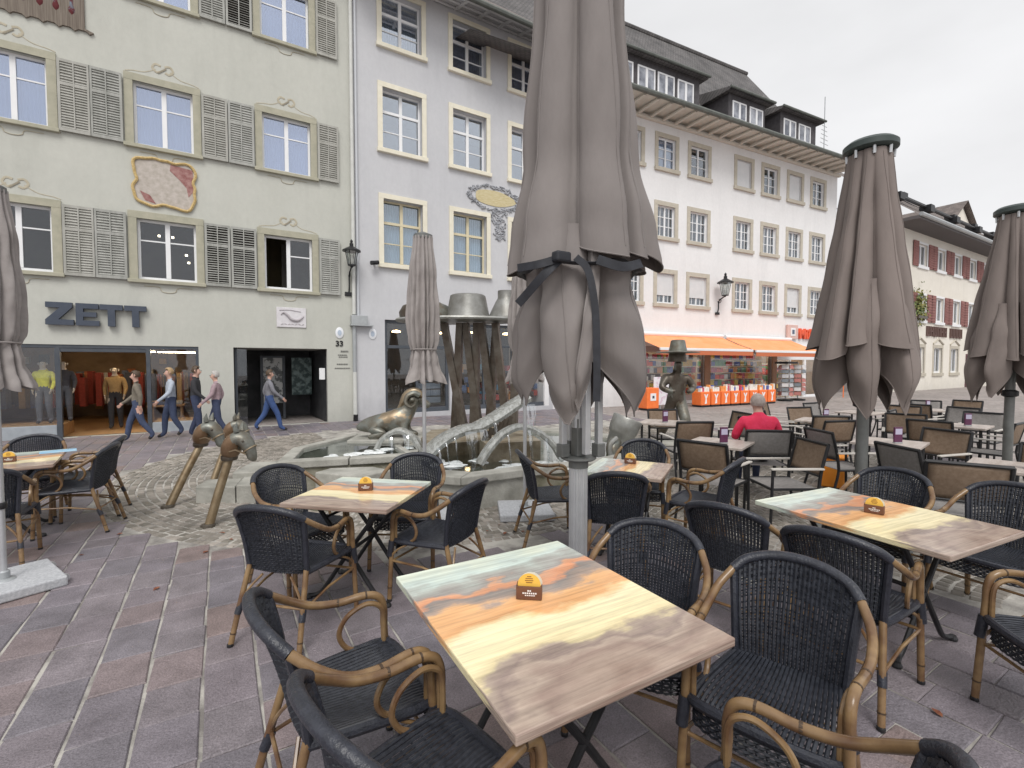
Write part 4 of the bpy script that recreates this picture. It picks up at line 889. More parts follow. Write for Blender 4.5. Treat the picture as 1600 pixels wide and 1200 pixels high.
# ---------------------------------------------------------------- cream house with red shutters
Yc = 13.44
CB = empty('cream_house', (0, Yc, 0)); tag(CB, 'cream plastered house with red-brown shutters far right beyond the terrace', 'house')
zk = lambda z: 1.7 + (z - 1.7) * K
c1 = [(36.0 * K + i * 3.12 * K * .92, 36.0 * K + i * 3.12 * K * .92 + 1.45) for i in range(8)]
r1 = (zk(7.75), zk(9.05)); r2 = (zk(4.47), zk(6.0)); r0 = (zk(1.22), zk(2.82))
cops = [(a, b, *r) for a, b in c1 for r in (r1, r2)] + [(a, b, *r0) for a, b in c1 if abs(a - 51.2) > 1.5]
facade(CB, 'wall', M_cream, 37.0, 70, -.1, zk(9.8), cops, .3)
room(CB, 37.2, 69, .2, 11, 1.5, .34)
for a, b in c1:
    for r in (r1, r2):
        W = window(CB, a, b, *r, y=.12, pane=M_glass, fr=.10, mul=.07); surround(W, M_whitepaint, a, b, *r, .14, .03, sill=.2)
        for s0, s1 in ((a - .95, a - .16), (b + .16, b + .95)):
            m = MB(); m.bbox(s0, s1, -.10, -.04, r[0] - .1, r[1] + .1, .01)
            for q in range(9): zz = r[0] + q * (r[1] - r[0]) / 9; m.box(s0 + .08, s1 - .08, -.125, -.10, zz + .02, zz + .10)
            m.build('shutter', M_redshutter, CB)
    if abs(a - 51.2) > 1.5:
        W = window(CB, a, b, *r0, y=.12, pane=M_glass, fr=.08); surround(W, M_sandfr, a, b, *r0, .22, .03, sill=.22)
        m = MB(); m.tube([(a - .22, -.02, r0[1] + .28), ((a + b) / 2, -.02, r0[1] + .65), (b + .22, -.02, r0[1] + .28)], .07, 5); m.build('pediment', M_sandfr, CB)
dm = MB(); dm.bbox(49.9, 51.4, -.05, .1, 0, 2.6, .03); dm.build('door', mat('maroon_door', (.10, .03, .04), rough=.5), CB)
MB().lathe([(0, 0), (.45, .0), (.45, .06), (0, .06)], 20, Matrix.Translation((50.7, -.1, 3.0)) @ Matrix.Rotation(R(90), 4, 'X')).build('round_sign', M_whitepaint, CB)
lr = random.Random(4); lts = mat('dark_letters', (.12, .07, .06), rough=.8); xx = 42.0
for i in range(11):
    if i != 6:
        m = MB(); m.box(xx, xx + .12, -.1, -.0, 3.75, 4.45); m.box(xx + .36, xx + .48, -.1, -.0, 3.75, 4.45); zz = lr.choice((3.75, 4.05, 4.33)); m.box(xx + .12, xx + .36, -.09, -.0, zz, zz + .12); m.build('letter', lts, CB)
    xx += .62
cr_ = MB(); ze = zk(9.8)
cr_.add([(36.3, -1.3, ze + .1), (71, -1.3, ze + .1), (71, 6.5, ze + 6.8), (36.3, 6.5, ze + 6.8)], [(0, 1, 2, 3)]); cr_.build('roof', M_tile, CB)
MB().box(36.3, 71, -1.35, 0, ze - .15, ze + .05).build('eaves', mat('eaves_dark', (.12, .11, .11), rough=.8), CB)
MB().tube([(36.3, -1.42, ze + .1), (71, -1.42, ze + .1)], .13, 7).build('gutter', M_zinc, CB)
for yy in (.6, 2.2):
    m = MB(); zz = ze + .1 + (yy + 1.3) * 6.7 / 7.8 + .45; m.tube([(36.5, yy, zz), (70, yy, zz)], .10, 6); m.build('snow_guard', M_blackmetal, CB)
    for i in range(7): MB().box(38 + i * 5, 38.7 + i * 5, yy - .35, yy + .35, zz - .35, zz + .1).build('guard_bracket', M_blackmetal, CB)
sk = MB(); sk.add([(39.0, .2 - .1, ze + 1.55), (41.6, .1, ze + 1.55), (41.6, 1.9, ze + 3.1), (39.0, 1.9, ze + 3.1)], [(0, 1, 2, 3)]); sk.build('skylight', M_paleglass, CB)
ob = empty('cream_house', (78, 22, 0)); tag(ob, 'pale gabled house end showing above the farthest roof', 'house')
gm = MB(); gm.wallprism([(-6, 0), (7, 0), (7, 17), (.5, 21.5), (-6, 17)], 0, 12); gm.build('wall', M_cream, ob)
rr_ = MB(); rr_.add([(-6.6, -.6, 16.8), (.5, -.6, 21.9), (.5, 12, 21.9), (-6.6, 12, 16.8), (7.6, -.6, 16.8), (7.6, 12, 16.8)], [(0, 1, 2, 3), (1, 4, 5, 2)]); rr_.build('roof', M_tile, ob)
vine = MB(); vr = random.Random(9)
for i in range(500):
    a = vr.gauss(0, .5); b = vr.gauss(0, .55); d_ = vr.uniform(.05, .35); s = .10; n_ = Vector((vr.uniform(-1, 1), -1, vr.uniform(-.3, 1))).normalized(); u = n_.orthogonal().normalized() * s; v = n_.cross(u)
    p = Vector((40.3 + a, -d_, 5.6 + b)); vine.add([p - u, p + v * .7, p + u, p - v * .7], [(0, 1, 2, 3)])
pt = empty('window_planter', (0, Yc, 0)); tag(pt, 'green and yellow trailing plant growing on the cream house front', 'plant')
vine.build('foliage', mat('vine_leaf', (.08, .14, .05), (.26, .22, .05), rough=.7, scale=2.5), pt); MB().bbox(39.7, 41.2, -.35, -.02, 4.85, 5.05, .02).build('planter', M_bronze_d, pt)

# ================================================================ FOUNTAIN
def wput(mb, name, m, parent, smooth=False):       # world-coordinate mesh under an unrotated empty
    o = mb.build(name, m, parent, smooth); o.location = -parent.location; return o
FO = empty('stone_fountain', (3.2, 6.8, 0)); tag(FO, 'low stepped stone fountain basin with running water in the cobbled circle', 'fountain')
def basin(poly, z, t, zw, mossy):
    n = len(poly); cx = sum(p[0] for p in poly) / n; cy = sum(p[1] for p in poly) / n
    inn = [(p[0] + (cx - p[0]) * t, p[1] + (cy - p[1]) * t) for p in poly]
    out = [(p[0] - (cx - p[0]) * .035, p[1] - (cy - p[1]) * .035) for p in poly]
    for i in range(n):
        q = (i + 1) % n
        w = MB(); P4 = [poly[i], poly[q], inn[q], inn[i]]; w.prism([(x_, y_) for x_, y_ in P4], -.05, z - .10); wput(w, 'basin_wall', M_stone2 if (i + mossy) % 3 == 0 else M_stone, FO)
        L_ = (Vector((*poly[q], 0)) - Vector((*poly[i], 0))).length; k = max(1, int(round(L_ / 1.1)))
        for j in range(k):
            f = lambda A, B, u: (A[0] + (B[0] - A[0]) * u, A[1] + (B[1] - A[1]) * u)
            u0, u1 = j / k + .004, (j + 1) / k - .004
            s = MB(); s.prism([f(out[i], out[q], u0), f(out[i], out[q], u1), f(inn[i], inn[q], u1), f(inn[i], inn[q], u0)], z - .097, z + rs.uniform(-.006, .006))
            o = wput(s, 'rim_stone', M_stone, FO); bv = o.modifiers.new('b', 'BEVEL'); bv.width = .012; bv.segments = 2
    w = MB(); w.add([(x_, y_, zw) for x_, y_ in inn], [tuple(range(n))]); wput(w, 'water', M_water, FO)
    w = MB(); w.add([(x_, y_, zw - .22) for x_, y_ in inn], [tuple(range(n))]); wput(w, 'basin_floor', M_stone2, FO)
basin([(1.98, 5.45), (2.38, 5.0), (3.3, 4.98), (4.4, 4.8), (5.4, 5.0), (6.3, 6.0), (6.0, 7.6), (4.6, 8.9), (3.1, 8.6), (2.45, 7.2), (1.95, 6.1)], .41, .13, .36, 1)
basin([(.62, 6.78), (2.28, 6.38), (2.35, 7.2), (2.9, 8.5), (2.1, 8.9), (.92, 7.8)], .46, .14, .42, 0)
def block(poly, h, m=M_stone):
    b_ = MB(); b_.prism(poly, -.05, h); o = wput(b_, 'stone_block', m, FO); bv = o.modifiers.new('b', 'BEVEL'); bv.width = .015; bv.segments = 2
block([(-.30, 7.03), (.12, 6.78), (.22, 7.25), (-.18, 7.42)], .20); block([(.13, 6.77), (.50, 6.55), (.62, 7.05), (.24, 7.26)], .22, M_stone)
block([(.10, 7.28), (.62, 7.08), (.86, 7.75), (.35, 7.95)], .28); block([(.51, 6.5), (.60, 6.46), (.95, 6.45), (.62, 6.74)], .12, M_stone2)
block([(.98, 6.36), (1.42, 5.82), (1.84, 6.0), (1.7, 6.32), (1.2, 6.52)], .36); block([(.60, 6.45), (1.0, 6.30), (1.35, 5.75), (.95, 5.85)], .06, M_stone2)
# bronze water channels and arches
def band(pts, w, t, name, m):
    P = [Vector(p) for p in spline(pts, 8)]; mb = MB(); vs_, fs_ = [], []
    for i, p in enumerate(P):
        d = (P[min(i + 1, len(P) - 1)] - P[max(i - 1, 0)]).normalized(); s = d.cross(Vector((0, 0, 1))).normalized(); u = s.cross(d)
        ww = w if not callable(w) else w(i / (len(P) - 1))
        vs_ += [p - s * ww, p - s * ww * .6 + u * t * .5, p + s * ww * .6 + u * t * .5, p + s * ww, p + s * ww * .9 - u * t * .6, p - s * ww * .9 - u * t * .6]
    for i in range(len(P) - 1):
        for j in range(6): fs_.append((6 * i + j, 6 * i + (j + 1) % 6, 6 * i + 6 + (j + 1) % 6, 6 * i + 6 + j))
    fs_ += [(5, 4, 3, 2, 1, 0), tuple(6 * (len(P) - 1) + j for j in range(6))]
    mb.add(vs_, fs_); return wput(mb, name, m, FO, True)
band([(2.22, 6.18, .28), (2.40, 6.19, .50), (2.66, 6.20, .68), (2.95, 6.21, .78), (3.19, 6.22, .80)], .17, .10, 'water_channel', M_channel)
band([(3.16, 6.22, .79), (3.5, 6.26, .92), (3.85, 6.30, 1.09), (4.1, 6.33, 1.2)], .17, .10, 'water_channel', M_channel)
band([(2.90, 5.60, .40), (3.05, 5.57, .62), (3.25, 5.53, .80), (3.48, 5.48, .87), (3.70, 5.42, .80), (3.92, 5.35, .62), (4.05, 5.3, .40)], .10, .07, 'water_arch', M_channel)
band([(2.02, 7.36, .40), (2.12, 7.32, .57), (2.33, 7.2, .70), (2.52, 7.09, .60), (2.64, 7.0, .40)], .10, .07, 'water_arch', M_channel)
slt = MB()
for i in range(6):
    u = i / 6; slt.box(-.03, .03, -.01, .01, -.10, .06, Matrix.Translation((3.25 + u * .5, 6.06, .70 + u * .22)) @ Matrix.Rotation(R(15), 4, 'Y'))
wput(slt, 'channel_slots', M_bronze_d, FO)
fr = random.Random(21)
def fall(x_, y_, z0, z1, w, ang=0):
    mb = MB(); n = 8; vs_, fs_ = [], []; ca, sa = math.cos(ang), math.sin(ang)
    for i in range(n + 1):
        u = i / n; z = z0 + (z1 - z0) * u; off = .09 * math.sqrt(u); ww = w * (1 - .35 * u)
        for q in range(5): t = (q / 4 - .5) * 2 * ww; vs_.append((x_ + ca * t + sa * off + fr.uniform(-.005, .005), y_ + sa * t - ca * off - .01 * math.cos(q * 2.2), z))
    for i in range(n):
        for q in range(4): fs_.append((5 * i + q, 5 * i + q + 1, 5 * i + q + 6, 5 * i + q + 5))
    mb.add(vs_, fs_); wput(mb, 'water_fall', glass('falling_water', (.86, .9, .9), .22, .12), FO, True)
for x_, y_, z0, w in ((2.50, 6.02, .58, .03), (2.75, 6.03, .70, .012), (3.0, 6.04, .76, .10), (3.2, 6.04, .78, .07), (2.62, 6.03, .64, .012), (3.25, 5.44, .78, .02), (3.55, 5.38, .85, .04), (3.78, 5.32, .74, .03), (3.95, 5.28, .60, .03), (2.2, 7.2, .62, .05), (2.4, 7.05, .64, .06), (3.4, 6.06, .86, .03), (4.05, 6.14, 1.1, .12)): fall(x_, y_, z0, .36, w)
foam = MB()
for i in range(90):
    cx, cy, sx, sy, z = fr.choice([(3.0, 5.9, .7, .16, .365), (3.5, 5.25, .7, .2, .365), (2.5, 6.0, .3, .14, .365), (4.0, 5.0, .5, .25, .365), (2.2, 7.1, .4, .12, .425), (1.6, 7.0, .4, .1, .425), (3.4, 5.3, .9, .12, .365)])
    px, py = cx + fr.gauss(0, .5) * sx, cy + fr.gauss(0, .5) * sy; r_ = fr.uniform(.03, .10)
    foam.lathe([(r_, 0), (r_ * .8, r_ * .14), (r_ * .35, r_ * .24), (0, r_ * .26)], 8, Matrix.Translation((px, py, z)) @ Matrix.Rotation(fr.uniform(0, 6), 4, 'Z') @ Matrix.Diagonal((1.5, .8, 1, 1)), False)
tag(wput(foam, 'foam', M_foam, FO, True), kind='stuff')
core = MB(); core.prism([(2.55, 6.5), (3.3, 6.42), (4.3, 6.45), (4.6, 7.2), (4.3, 7.9), (3.2, 8.0), (2.7, 7.2)], .1, .55); o = wput(core, 'stone_block', mat('wet_stone', (.16, .12, .07), (.33, .29, .22), rough=.5, scale=4, bump=.4, bscale=18), FO)
core = MB(); core.prism([(3.1, 5.75), (3.9, 5.6), (4.1, 6.1), (3.2, 6.15)], .1, .62); wput(core, 'stone_block', MATS['wet_stone'], FO)

# ---------------------------------------------------------------- bronze ram
RAM = empty('bronze_ram', (2.45, 8.05, .46), R(-28)); RAM.scale = (1.02, 1.05, .98); tag(RAM, 'crouching bronze ram with polished curled horn on the fountain rim', 'sculpture')
J = {'hip': ((-.28, 0, .26), .20, .21), 'rump': ((-.42, 0, .24), .13, .15), 'mid': ((0, 0, .30), .205, .22), 'chest': ((.26, 0, .32), .19, .20), 'neck': ((.36, 0, .50), .13, .14), 'poll': ((.42, 0, .66), .11, .12), 'brow': ((.52, 0, .66), .095, .10), 'muz': ((.64, 0, .57), .06, .065), 'nose': ((.68, 0, .54), .045, .05),
     'tail': ((-.56, 0, .16), .045)}
E_ = [('hip', 'rump'), ('hip', 'mid'), ('mid', 'chest'), ('chest', 'neck'), ('neck', 'poll'), ('poll', 'brow'), ('brow', 'muz'), ('muz', 'nose'), ('rump', 'tail')]
for s in (-1, 1):
    t = 'lr'[s > 0]
    J['th' + t] = ((-.24, s * .17, .16), .12); J['kn' + t] = ((-.02, s * .22, .10), .07); J['hk' + t] = ((-.30, s * .22, .05), .05); J['ft' + t] = ((-.12, s * .22, .03), .04)
    J['sh' + t] = ((.24, s * .15, .20), .09); J['el' + t] = ((.30, s * .16, .08), .06); J['hf' + t] = ((.46, s * .15, .03), .045); J['ear' + t] = ((.40, s * .19, .68), .03)
    E_ += [('hip', 'th' + t), ('th' + t, 'kn' + t), ('kn' + t, 'hk' + t), ('hk' + t, 'ft' + t), ('chest', 'sh' + t), ('sh' + t, 'el' + t), ('el' + t, 'hf' + t), ('poll', 'ear' + t)]
skin('body', J, E_, [M_bronze, M_gold], lambda k: 1 if k in ('mid', 'chest') else 0, 2, RAM)
hn_ = MB()
for s in (-1, 1): hn_.tube(spline([(.50, s * .05, .745), (.42, s * .09, .785), (.32, s * .125, .73), (.30, s * .15, .62), (.38, s * .16, .55), (.45, s * .15, .59)], 6), [.058 - .043 * (i / 30) for i in range(31)], 8)
hn_.build('horns', M_bronze, RAM, True)
mn = MB(); mn.tube(spline([(.56, 0, .72), (.46, 0, .80), (.32, 0, .76), (.22, 0, .60), (.14, 0, .48)], 6), [.04, .05, .055, .06, .06, .065, .07, .075, .08, .08, .08, .08, .08, .08, .08, .075, .07, .065, .06, .05, .045, .04, .035, .03, .02], 8); mn.build('mane', M_gold, RAM, True)
for s in (-1, 1): MB().lathe([(0, -.02), (.016, 0), (0, .02)], 8, Matrix.Translation((.56, s * .085, .66))).build('eye', M_bronze_d, RAM, True)
MB().bbox(-.62, .6, -.3, .3, -.06, .012, .015).build('plinth', M_stone, RAM)

# ---------------------------------------------------------------- hobby horses
def hobby(foot, neck, face, s, label):
    foot, neck = Vector(foot), Vector(neck); o = empty('hobby_horse', foot); tag(o, label, 'sculpture', 'bronze hobby horses leaning by the fountain')
    n = neck - foot; top = n
    MB().tube([(0, 0, -.03), tuple(n * .5), tuple(n)], [.052 * s, .05 * s, .048 * s], 10).build('stick', mat('bronze_stick', (.17, .115, .06), (.30, .235, .15), rough=.4, scale=6, metal=.5), o, True)
    f = Vector((*face, 0)).normalized(); sd = Vector((-f.y, f.x, 0)); up_ = Vector((0, 0, 1)); d = n.normalized()
    c = lambda a, b, e=0: tuple(top + f * a * .74 * s + up_ * b * s + sd * e * s)
    J = {'base': (c(0, -.01), .085 * s, .08 * s), 'neck': (c(.02, .09), .145 * s, .12 * s), 'crest': (c(.08, .20), .155 * s, .125 * s), 'poll': (c(.19, .26), .12 * s, .11 * s), 'brow': (c(.28, .21), .11 * s, .10 * s), 'nose': (c(.35, .10), .078 * s, .072 * s), 'muz': (c(.385, .0), .058 * s, .06 * s), 'lip': (c(.36, -.03), .05 * s, .055 * s)}
    E2 = [('base', 'neck'), ('neck', 'crest'), ('crest', 'poll'), ('poll', 'brow'), ('brow', 'nose'), ('nose', 'muz'), ('muz', 'lip')]
    skin('head', J, E2, [M_bronze, mat('bronze_neck', (.165, .095, .05), (.25, .17, .11), rough=.42, scale=5, metal=.5, bump=.2)], lambda k: 1 if k in ('base', 'neck', 'crest') else 0, 2, o)
    e = MB()
    for q in (-1, 1): e.tube([c(.17, .33, q * .055), c(.165, .375, q * .065), c(.19, .44, q * .07)], [.034 * s, .028 * s, .006 * s], 7)
    e.build('ears', M_bronze, o, True)
    b = MB()
    b.tube([c(.33, .13, a) if False else tuple(Vector(c(.34, .11)) + (sd * math.cos(t) + up_ * math.sin(t) * .6 + f * math.sin(t) * .9) * .075 * s) for a, t in [(0, 2 * math.pi * i / 14) for i in range(14)]], .012 * s, 5, closed=True)
    b.tube([c(.33, .06, .072), c(.2, .12, .12), c(.1, .1, .125)], .010 * s, 5); b.tube([c(.33, .06, -.072), c(.2, .12, -.12), c(.1, .1, -.125)], .010 * s, 5)
    b.build('bridle', M_gold, o, True)
    for q in (-1, 1): MB().lathe([(0, -.018 * s), (.018 * s, 0), (0, .018 * s)], 8, Matrix.Translation(c(.30, .22, q * .092))).build('eye', M_bronze_d, o, True)
    m = MB(); m.lathe([(.085 * s, -.02), (.095 * s, 0), (.09 * s, .03)], 14, Matrix.Translation(top), False); m.build('collar', M_bronze_d, o, True)
    fm = MB(); fm.lathe([(.08 * s, -.01), (.075 * s, .02), (.05 * s, .03)], 12); fm.build('foot', M_bronze_d, o)
hobby((-.15, 5.93, 0), (.06, 6.02, .69), (.83, -.52), .90, 'nearest bronze hobby horse head on a leaning stick by the low stone block')
hobby((-.58, 7.0, 0), (-.24, 7.23, .69), (.83, -.52), .92, 'left bronze hobby horse on a stick, the one nearest the shop door')
hobby((-.15, 8.0, 0), (.08, 8.22, .60), (.9, -.4), .90, 'bronze hobby horse half hidden behind the two nearer ones')

# ---------------------------------------------------------------- bronze hat stand on slanted posts
HS = empty('hat_stand_sculpture', (4.0, 8.1, .30)); tag(HS, 'bronze sculpture of leaning posts carrying a plate of hats in the fountain', 'sculpture')
def lp(p): return tuple(Vector(p) - HS.location)
for a, b in (((3.63, 8.42, 2.5), (3.90, 8.05, .3)), ((3.86, 8.2, 2.5), (3.78, 8.28, .3)), ((3.95, 8.15, 2.5), (4.16, 7.98, .3)), ((4.14, 8.05, 2.5), (4.06, 8.05, .3)), ((4.18, 7.95, 2.5), (4.42, 7.85, .3)), ((4.42, 7.85, 2.5), (4.62, 7.70, .3)), ((4.50, 7.95, 2.5), (4.36, 8.0, .3)), ((4.75, 7.6, 2.5), (4.66, 7.6, .3))):
    MB().tube([lp(a), lp([(a[i] + b[i]) / 2 for i in range(3)]), lp(b)], [.085, .095, .105], 4).build('post', M_bronze_d, HS)
mp_ = MB(); mp_.lathe([(.0, .0), (1.16, .0), (1.19, .03), (1.16, .06), (0, .06)], 40, Matrix.Translation(lp((3.85, 8.25, 2.52))) @ Matrix.Rotation(R(-31), 4, 'Z') @ Matrix.Diagonal((1, .55, 1, 1))); mp_.build('plate', M_bronze_l, HS, True)
MB().lathe([(.42, 0), (.41, .03), (.335, .42), (.31, .44), (0, .44)], 24, Matrix.Translation(lp((4.0, 8.15, 2.58)))).build('bucket_hat', mat('bronze_hat', (.17, .165, .15), (.28, .28, .265), rough=.42, scale=4, metal=.4, bump=.15, bscale=20), HS, True)
MB().lathe([(.22, 0), (.36, .1), (.37, .2), (.30, .32), (.12, .4), (0, .41)], 20, Matrix.Translation(lp((3.22, 8.65, 2.50)))).build('round_hat', M_bronze_d, HS, True)
MB().lathe([(.22, 0), (.36, .1), (.37, .2), (.30, .32), (.12, .4), (0, .41)], 20, Matrix.Translation(lp((3.42, 8.50, 2.50)))).build('round_hat', M_bronze, HS, True)
MB().lathe([(.34, 0), (.33, .05), (.2, .32), (.16, .38), (.16, .52), (0, .53)], 20, Matrix.Translation(lp((4.62, 7.78, 2.58)))).build('peaked_hat', mat('bronze_hat', (.17, .165, .15), (.28, .28, .265), rough=.42, scale=4, metal=.4, bump=.15, bscale=20), HS, True)

# ---------------------------------------------------------------- bronze fool with broad hat
FG = empty('bronze_figure', (8.45, 7.0, 0), R(-118)); tag(FG, 'tall dark bronze figure in a broad-brimmed hat striding at the right of the fountain', 'sculpture')
J = {'pel': ((0, 0, .98), .17, .15), 'belly': ((.04, 0, 1.14), .18, .16), 'chest': ((.06, 0, 1.36), .21, .16), 'neck': ((.07, 0, 1.56), .09), 'head': ((.09, 0, 1.70), .125), 'crown': ((.09, 0, 1.86), .11), 'nose': ((.24, 0, 1.69), .03)}
E2 = [('pel', 'belly'), ('belly', 'chest'), ('chest', 'neck'), ('neck', 'head'), ('head', 'crown'), ('head', 'nose')]
for t, s, kx, fx in (('l', 1, .22, .10), ('r', -1, -.10, -.42)):
    J['hp' + t] = ((0, s * .10, .88), .15); J['kn' + t] = ((kx, s * .15, .50), .12); J['an' + t] = ((fx, s * .17, .12), .10); J['to' + t] = ((fx + .18, s * .19, .05), .07)
    J['so' + t] = ((.05, s * .22, 1.46), .10); J['el' + t] = ((.10, s * .36, 1.22), .085); J['wr' + t] = ((.26, s * .20, 1.14), .06); J['ha' + t] = ((.32, s * .12, 1.16), .05)
    E2 += [('pel', 'hp' + t), ('hp' + t, 'kn' + t), ('kn' + t, 'an' + t), ('an' + t, 'to' + t), ('chest', 'so' + t), ('so' + t, 'el' + t), ('el' + t, 'wr' + t), ('wr' + t, 'ha' + t)]
skin('body', J, E2, [M_bronze_d, M_bronze], lambda k: 1 if k in ('hpl', 'knl', 'anl', 'head', 'wrl', 'wrr') else 0, 2, FG)
MB().lathe([(.0, 1.97), (.43, 1.99), (.46, 2.0), (.43, 2.015), (.19, 2.03), (.15, 2.25), (.12, 2.27), (0, 2.27)], 24, Matrix.Translation((.09, 0, -.02))).build('hat', M_bronze, FG, True)
MB().lathe([(.20, 1.78), (.17, 1.98)], 16, Matrix.Translation((.06, 0, 0)), False).build('hair', M_bronze_d, FG, True)
MB().lathe([(.5, -.02), (.5, .02), (0, .025)], 20, Matrix.Translation((-.1, 0, 0))).build('plinth', M_stone, FG)

# ---------------------------------------------------------------- tilted bronze drum vessel
DR = empty('bronze_vessel', (5.28, 5.52, .40)); tag(DR, 'tilted bronze drum-shaped vessel with open mouth on the fountain edge', 'sculpture')
Md = Matrix.Rotation(R(-31.4), 4, 'Z') @ Matrix.Rotation(R(22), 4, 'Y')
v_ = MB(); v_.lathe([(.15, .0), (.17, .05), (.19, .22), (.215, .25), (.215, .28), (.225, .32), (.235, .5), (.22, .52), (0, .53)], 24, Md); v_.build('drum', M_bronze_l, DR, True)
v_ = MB(); v_.tube(spline([(-.08, -.08, .12), (-.20, -.14, .04), (-.18, -.16, -.14), (-.10, -.12, -.36)], 6), .10, 12); v_.build('spout', M_bronze, DR, True)
v_ = MB(); v_.tube(spline([(-.16, -.19, .20), (-.30, -.20, .10), (-.30, -.22, -.08), (-.18, -.22, -.30)], 6), .035, 8); v_.build('lip', M_bronze_l, DR, True)
v_ = MB(); v_.lathe([(.14, -.4), (.13, .02)], 16, Matrix.Translation((.04, .02, 0))); v_.build('stem', M_bronze_d, DR, True)

# ================================================================ PARASOLS
def folds(name, parent, m, ztop, hem, Rf, Af, nl, seed, nz=34, per=14, tw=.0, sharp=.75, jit=.25, point=False, lean=3.):
    """folded canvas: a skirt of uneven lobes hanging from ztop to a pointed hem"""
    rn = random.Random(seed); ang = [2 * math.pi * (i + rn.uniform(-jit, jit)) / nl for i in range(nl)]; amp = [rn.uniform(.8, 1.15) for _ in range(nl)]; hj = [rn.uniform(-1, 1) for _ in range(nl)]
    TH = []
    for i in range(nl):
        a0, a1 = ang[i], ang[(i + 1) % nl] + (2 * math.pi if i == nl - 1 else 0)
        for k in range(per): TH.append((a0 + (a1 - a0) * k / per, k / per, i))
    n = len(TH); mb = MB(); vs_, fs_ = [], []
    for r_ in range(nz + 1):
        t = r_ / nz
        for (a, u, i) in TH:
            s = abs(math.sin(math.pi * u)) ** sharp; zh = hem((1 - abs(2 * u - 1 - .3 * hj[i] * (1 - abs(2 * u - 1)))) if point else s, hj[i], a); z = ztop + (zh - ztop) * t
            am = 1 + (amp[i] - 1) * t; rad = Rf(t) * am * (1 - Af(t) * (1 - s)) * (1 + .03 * math.sin(3 * a + t * 5 + seed))
            b = a + tw * t * math.sin(i * 2.1 + seed) + (.26 if i % 2 else -.26) * lean * Af(t) * math.sin(math.pi * u) ** 2 * (4. / nl)
            rad += .006 * t * math.sin(7 * t + i * 1.7 + 3 * u) + .004 * math.sin(23 * t + 9 * u + i * 2.3) * min(1, 3 * t)
            vs_.append((rad * math.cos(b), rad * math.sin(b), z))
    for r_ in range(nz):
        for j in range(n): fs_.append((r_ * n + j, (r_ + 1) * n + j, (r_ + 1) * n + (j + 1) % n, r_ * n + (j + 1) % n))
    mb.add(vs_, fs_); o = mb.build(name, m, parent, True, None)
    c = lambda j, r_, k=1.: (vs_[r_ * n + j][0] * (1 + .004 * k / max(.05, math.hypot(*vs_[r_ * n + j][:2]))), vs_[r_ * n + j][1] * (1 + .004 * k / max(.05, math.hypot(*vs_[r_ * n + j][:2]))), vs_[r_ * n + j][2])
    if nl < 10:
        for i in range(nl):
            sm = MB(); sm.tube([c(i * per + per // 2, r_, .3) for r_ in range(1, nz + 1, 2)], .0035, 4); sm.build('seam', m, o, True)
        hm = MB(); hm.tube([c(j, nz, .2) for j in range(n)], .005, 5, closed=True); hm.build('hem', m, o, True)
    return o
def lerp(tab):
    def f(t):
        for (a, x_), (b, y_) in zip(tab, tab[1:]):
            if t <= b: k = (t - a) / (b - a); k = k * k * (3 - 2 * k); return x_ + (y_ - x_) * k
        return tab[-1][1]
    return f
# ---- great parasol in the middle
BP = empty('folded_parasol', (1.97, 2.40, 0)); tag(BP, 'huge folded taupe parasol tied with a black strap, in the middle foreground', 'parasol', 'folded parasols on the terrace')
mf = MB(); nf = 20; prof = []
for j in range(nf * 4): a = 2 * math.pi * j / (nf * 4); prof.append(((.060 if j % 4 < 2 else .0555) * math.cos(a), (.060 if j % 4 < 2 else .0555) * math.sin(a)))
mf.prism(prof, 0.0, 1.04); mf.build('mast', M_alu, BP)
MB().lathe([(.064, 1.04), (.064, 1.085), (.10, 1.09), (.115, 1.10), (.115, 1.112), (.05, 1.115)], 24).build('collar', M_greypole, BP, True)
MB().bbox(-.3, .3, -.3, .3, 0, .012, .004).build('base_plate', M_greypole, BP)
for dx, dy in ((-.11, .02), (.10, -.08), (.02, .11), (-.02, -.10), (.12, .06)): MB().bbox(dx - .020, dx + .020, dy - .020, dy + .020, 1.14, 2.3, .005).build('strut', M_alu, BP); 
for dx, dy in ((-.11, .02), (.10, -.08), (.02, .11)): MB().bbox(dx - .032, dx + .032, dy - .032, dy + .032, 1.115, 1.20, .006).build('strut_shoe', M_greypole, BP)
MB().bbox(-.035, .035, -.035, .035, 1.115, 1.36, .006).build('slide_block', M_greypole, BP)
MB().tube([(0, 0, 1.3), (0, 0, 4.9)], .045, 12).build('inner_mast', M_alu, BP, True)
folds('canopy', BP, M_fabric, 5.0, lambda s, h, a: 2.40 - .10 * s + .05 * h, lerp([(0, .12), (.35, .29), (.75, .39), (.92, .485), (1, .52)]), lerp([(0, .15), (.5, .42), (1, .46)]), 8, 4, 46, 20, .10, .6, .3)
folds('canopy_skirt', BP, M_fabric, 2.52, lambda s, h, a: 1.74 - .36 * s + .07 * h, lerp([(0, .32), (.22, .345), (.30, .35), (.6, .44), (.85, .45), (1, .38)]), lerp([(0, .3), (.25, .22), (.6, .48), (1, .62)]), 8, 15, 36, 20, .15, .6, .34, True).rotation_euler = (0, 0, R(47))
st = MB(); st.tube([(.372 * math.cos(2 * math.pi * i / 40) * (1 + .03 * math.sin(i * 1.3)), .372 * math.sin(2 * math.pi * i / 40) * (1 + .03 * math.cos(i * 1.7)), 2.285 + .015 * math.sin(i * .9)) for i in range(40)], .026, 6, closed=True, flat=.35); 
fdir = Vector((-.635, -.772, 0)); ldir = Vector((-.853, .521, 0))
def bp(l, f, z): return tuple(ldir * l + fdir * f + Vector((0, 0, z)))
M_strap = mat('black_strap', (.012, .013, .018), (.022, .024, .032), rough=.6, scale=20)
st.build('strap', M_strap, BP, True)
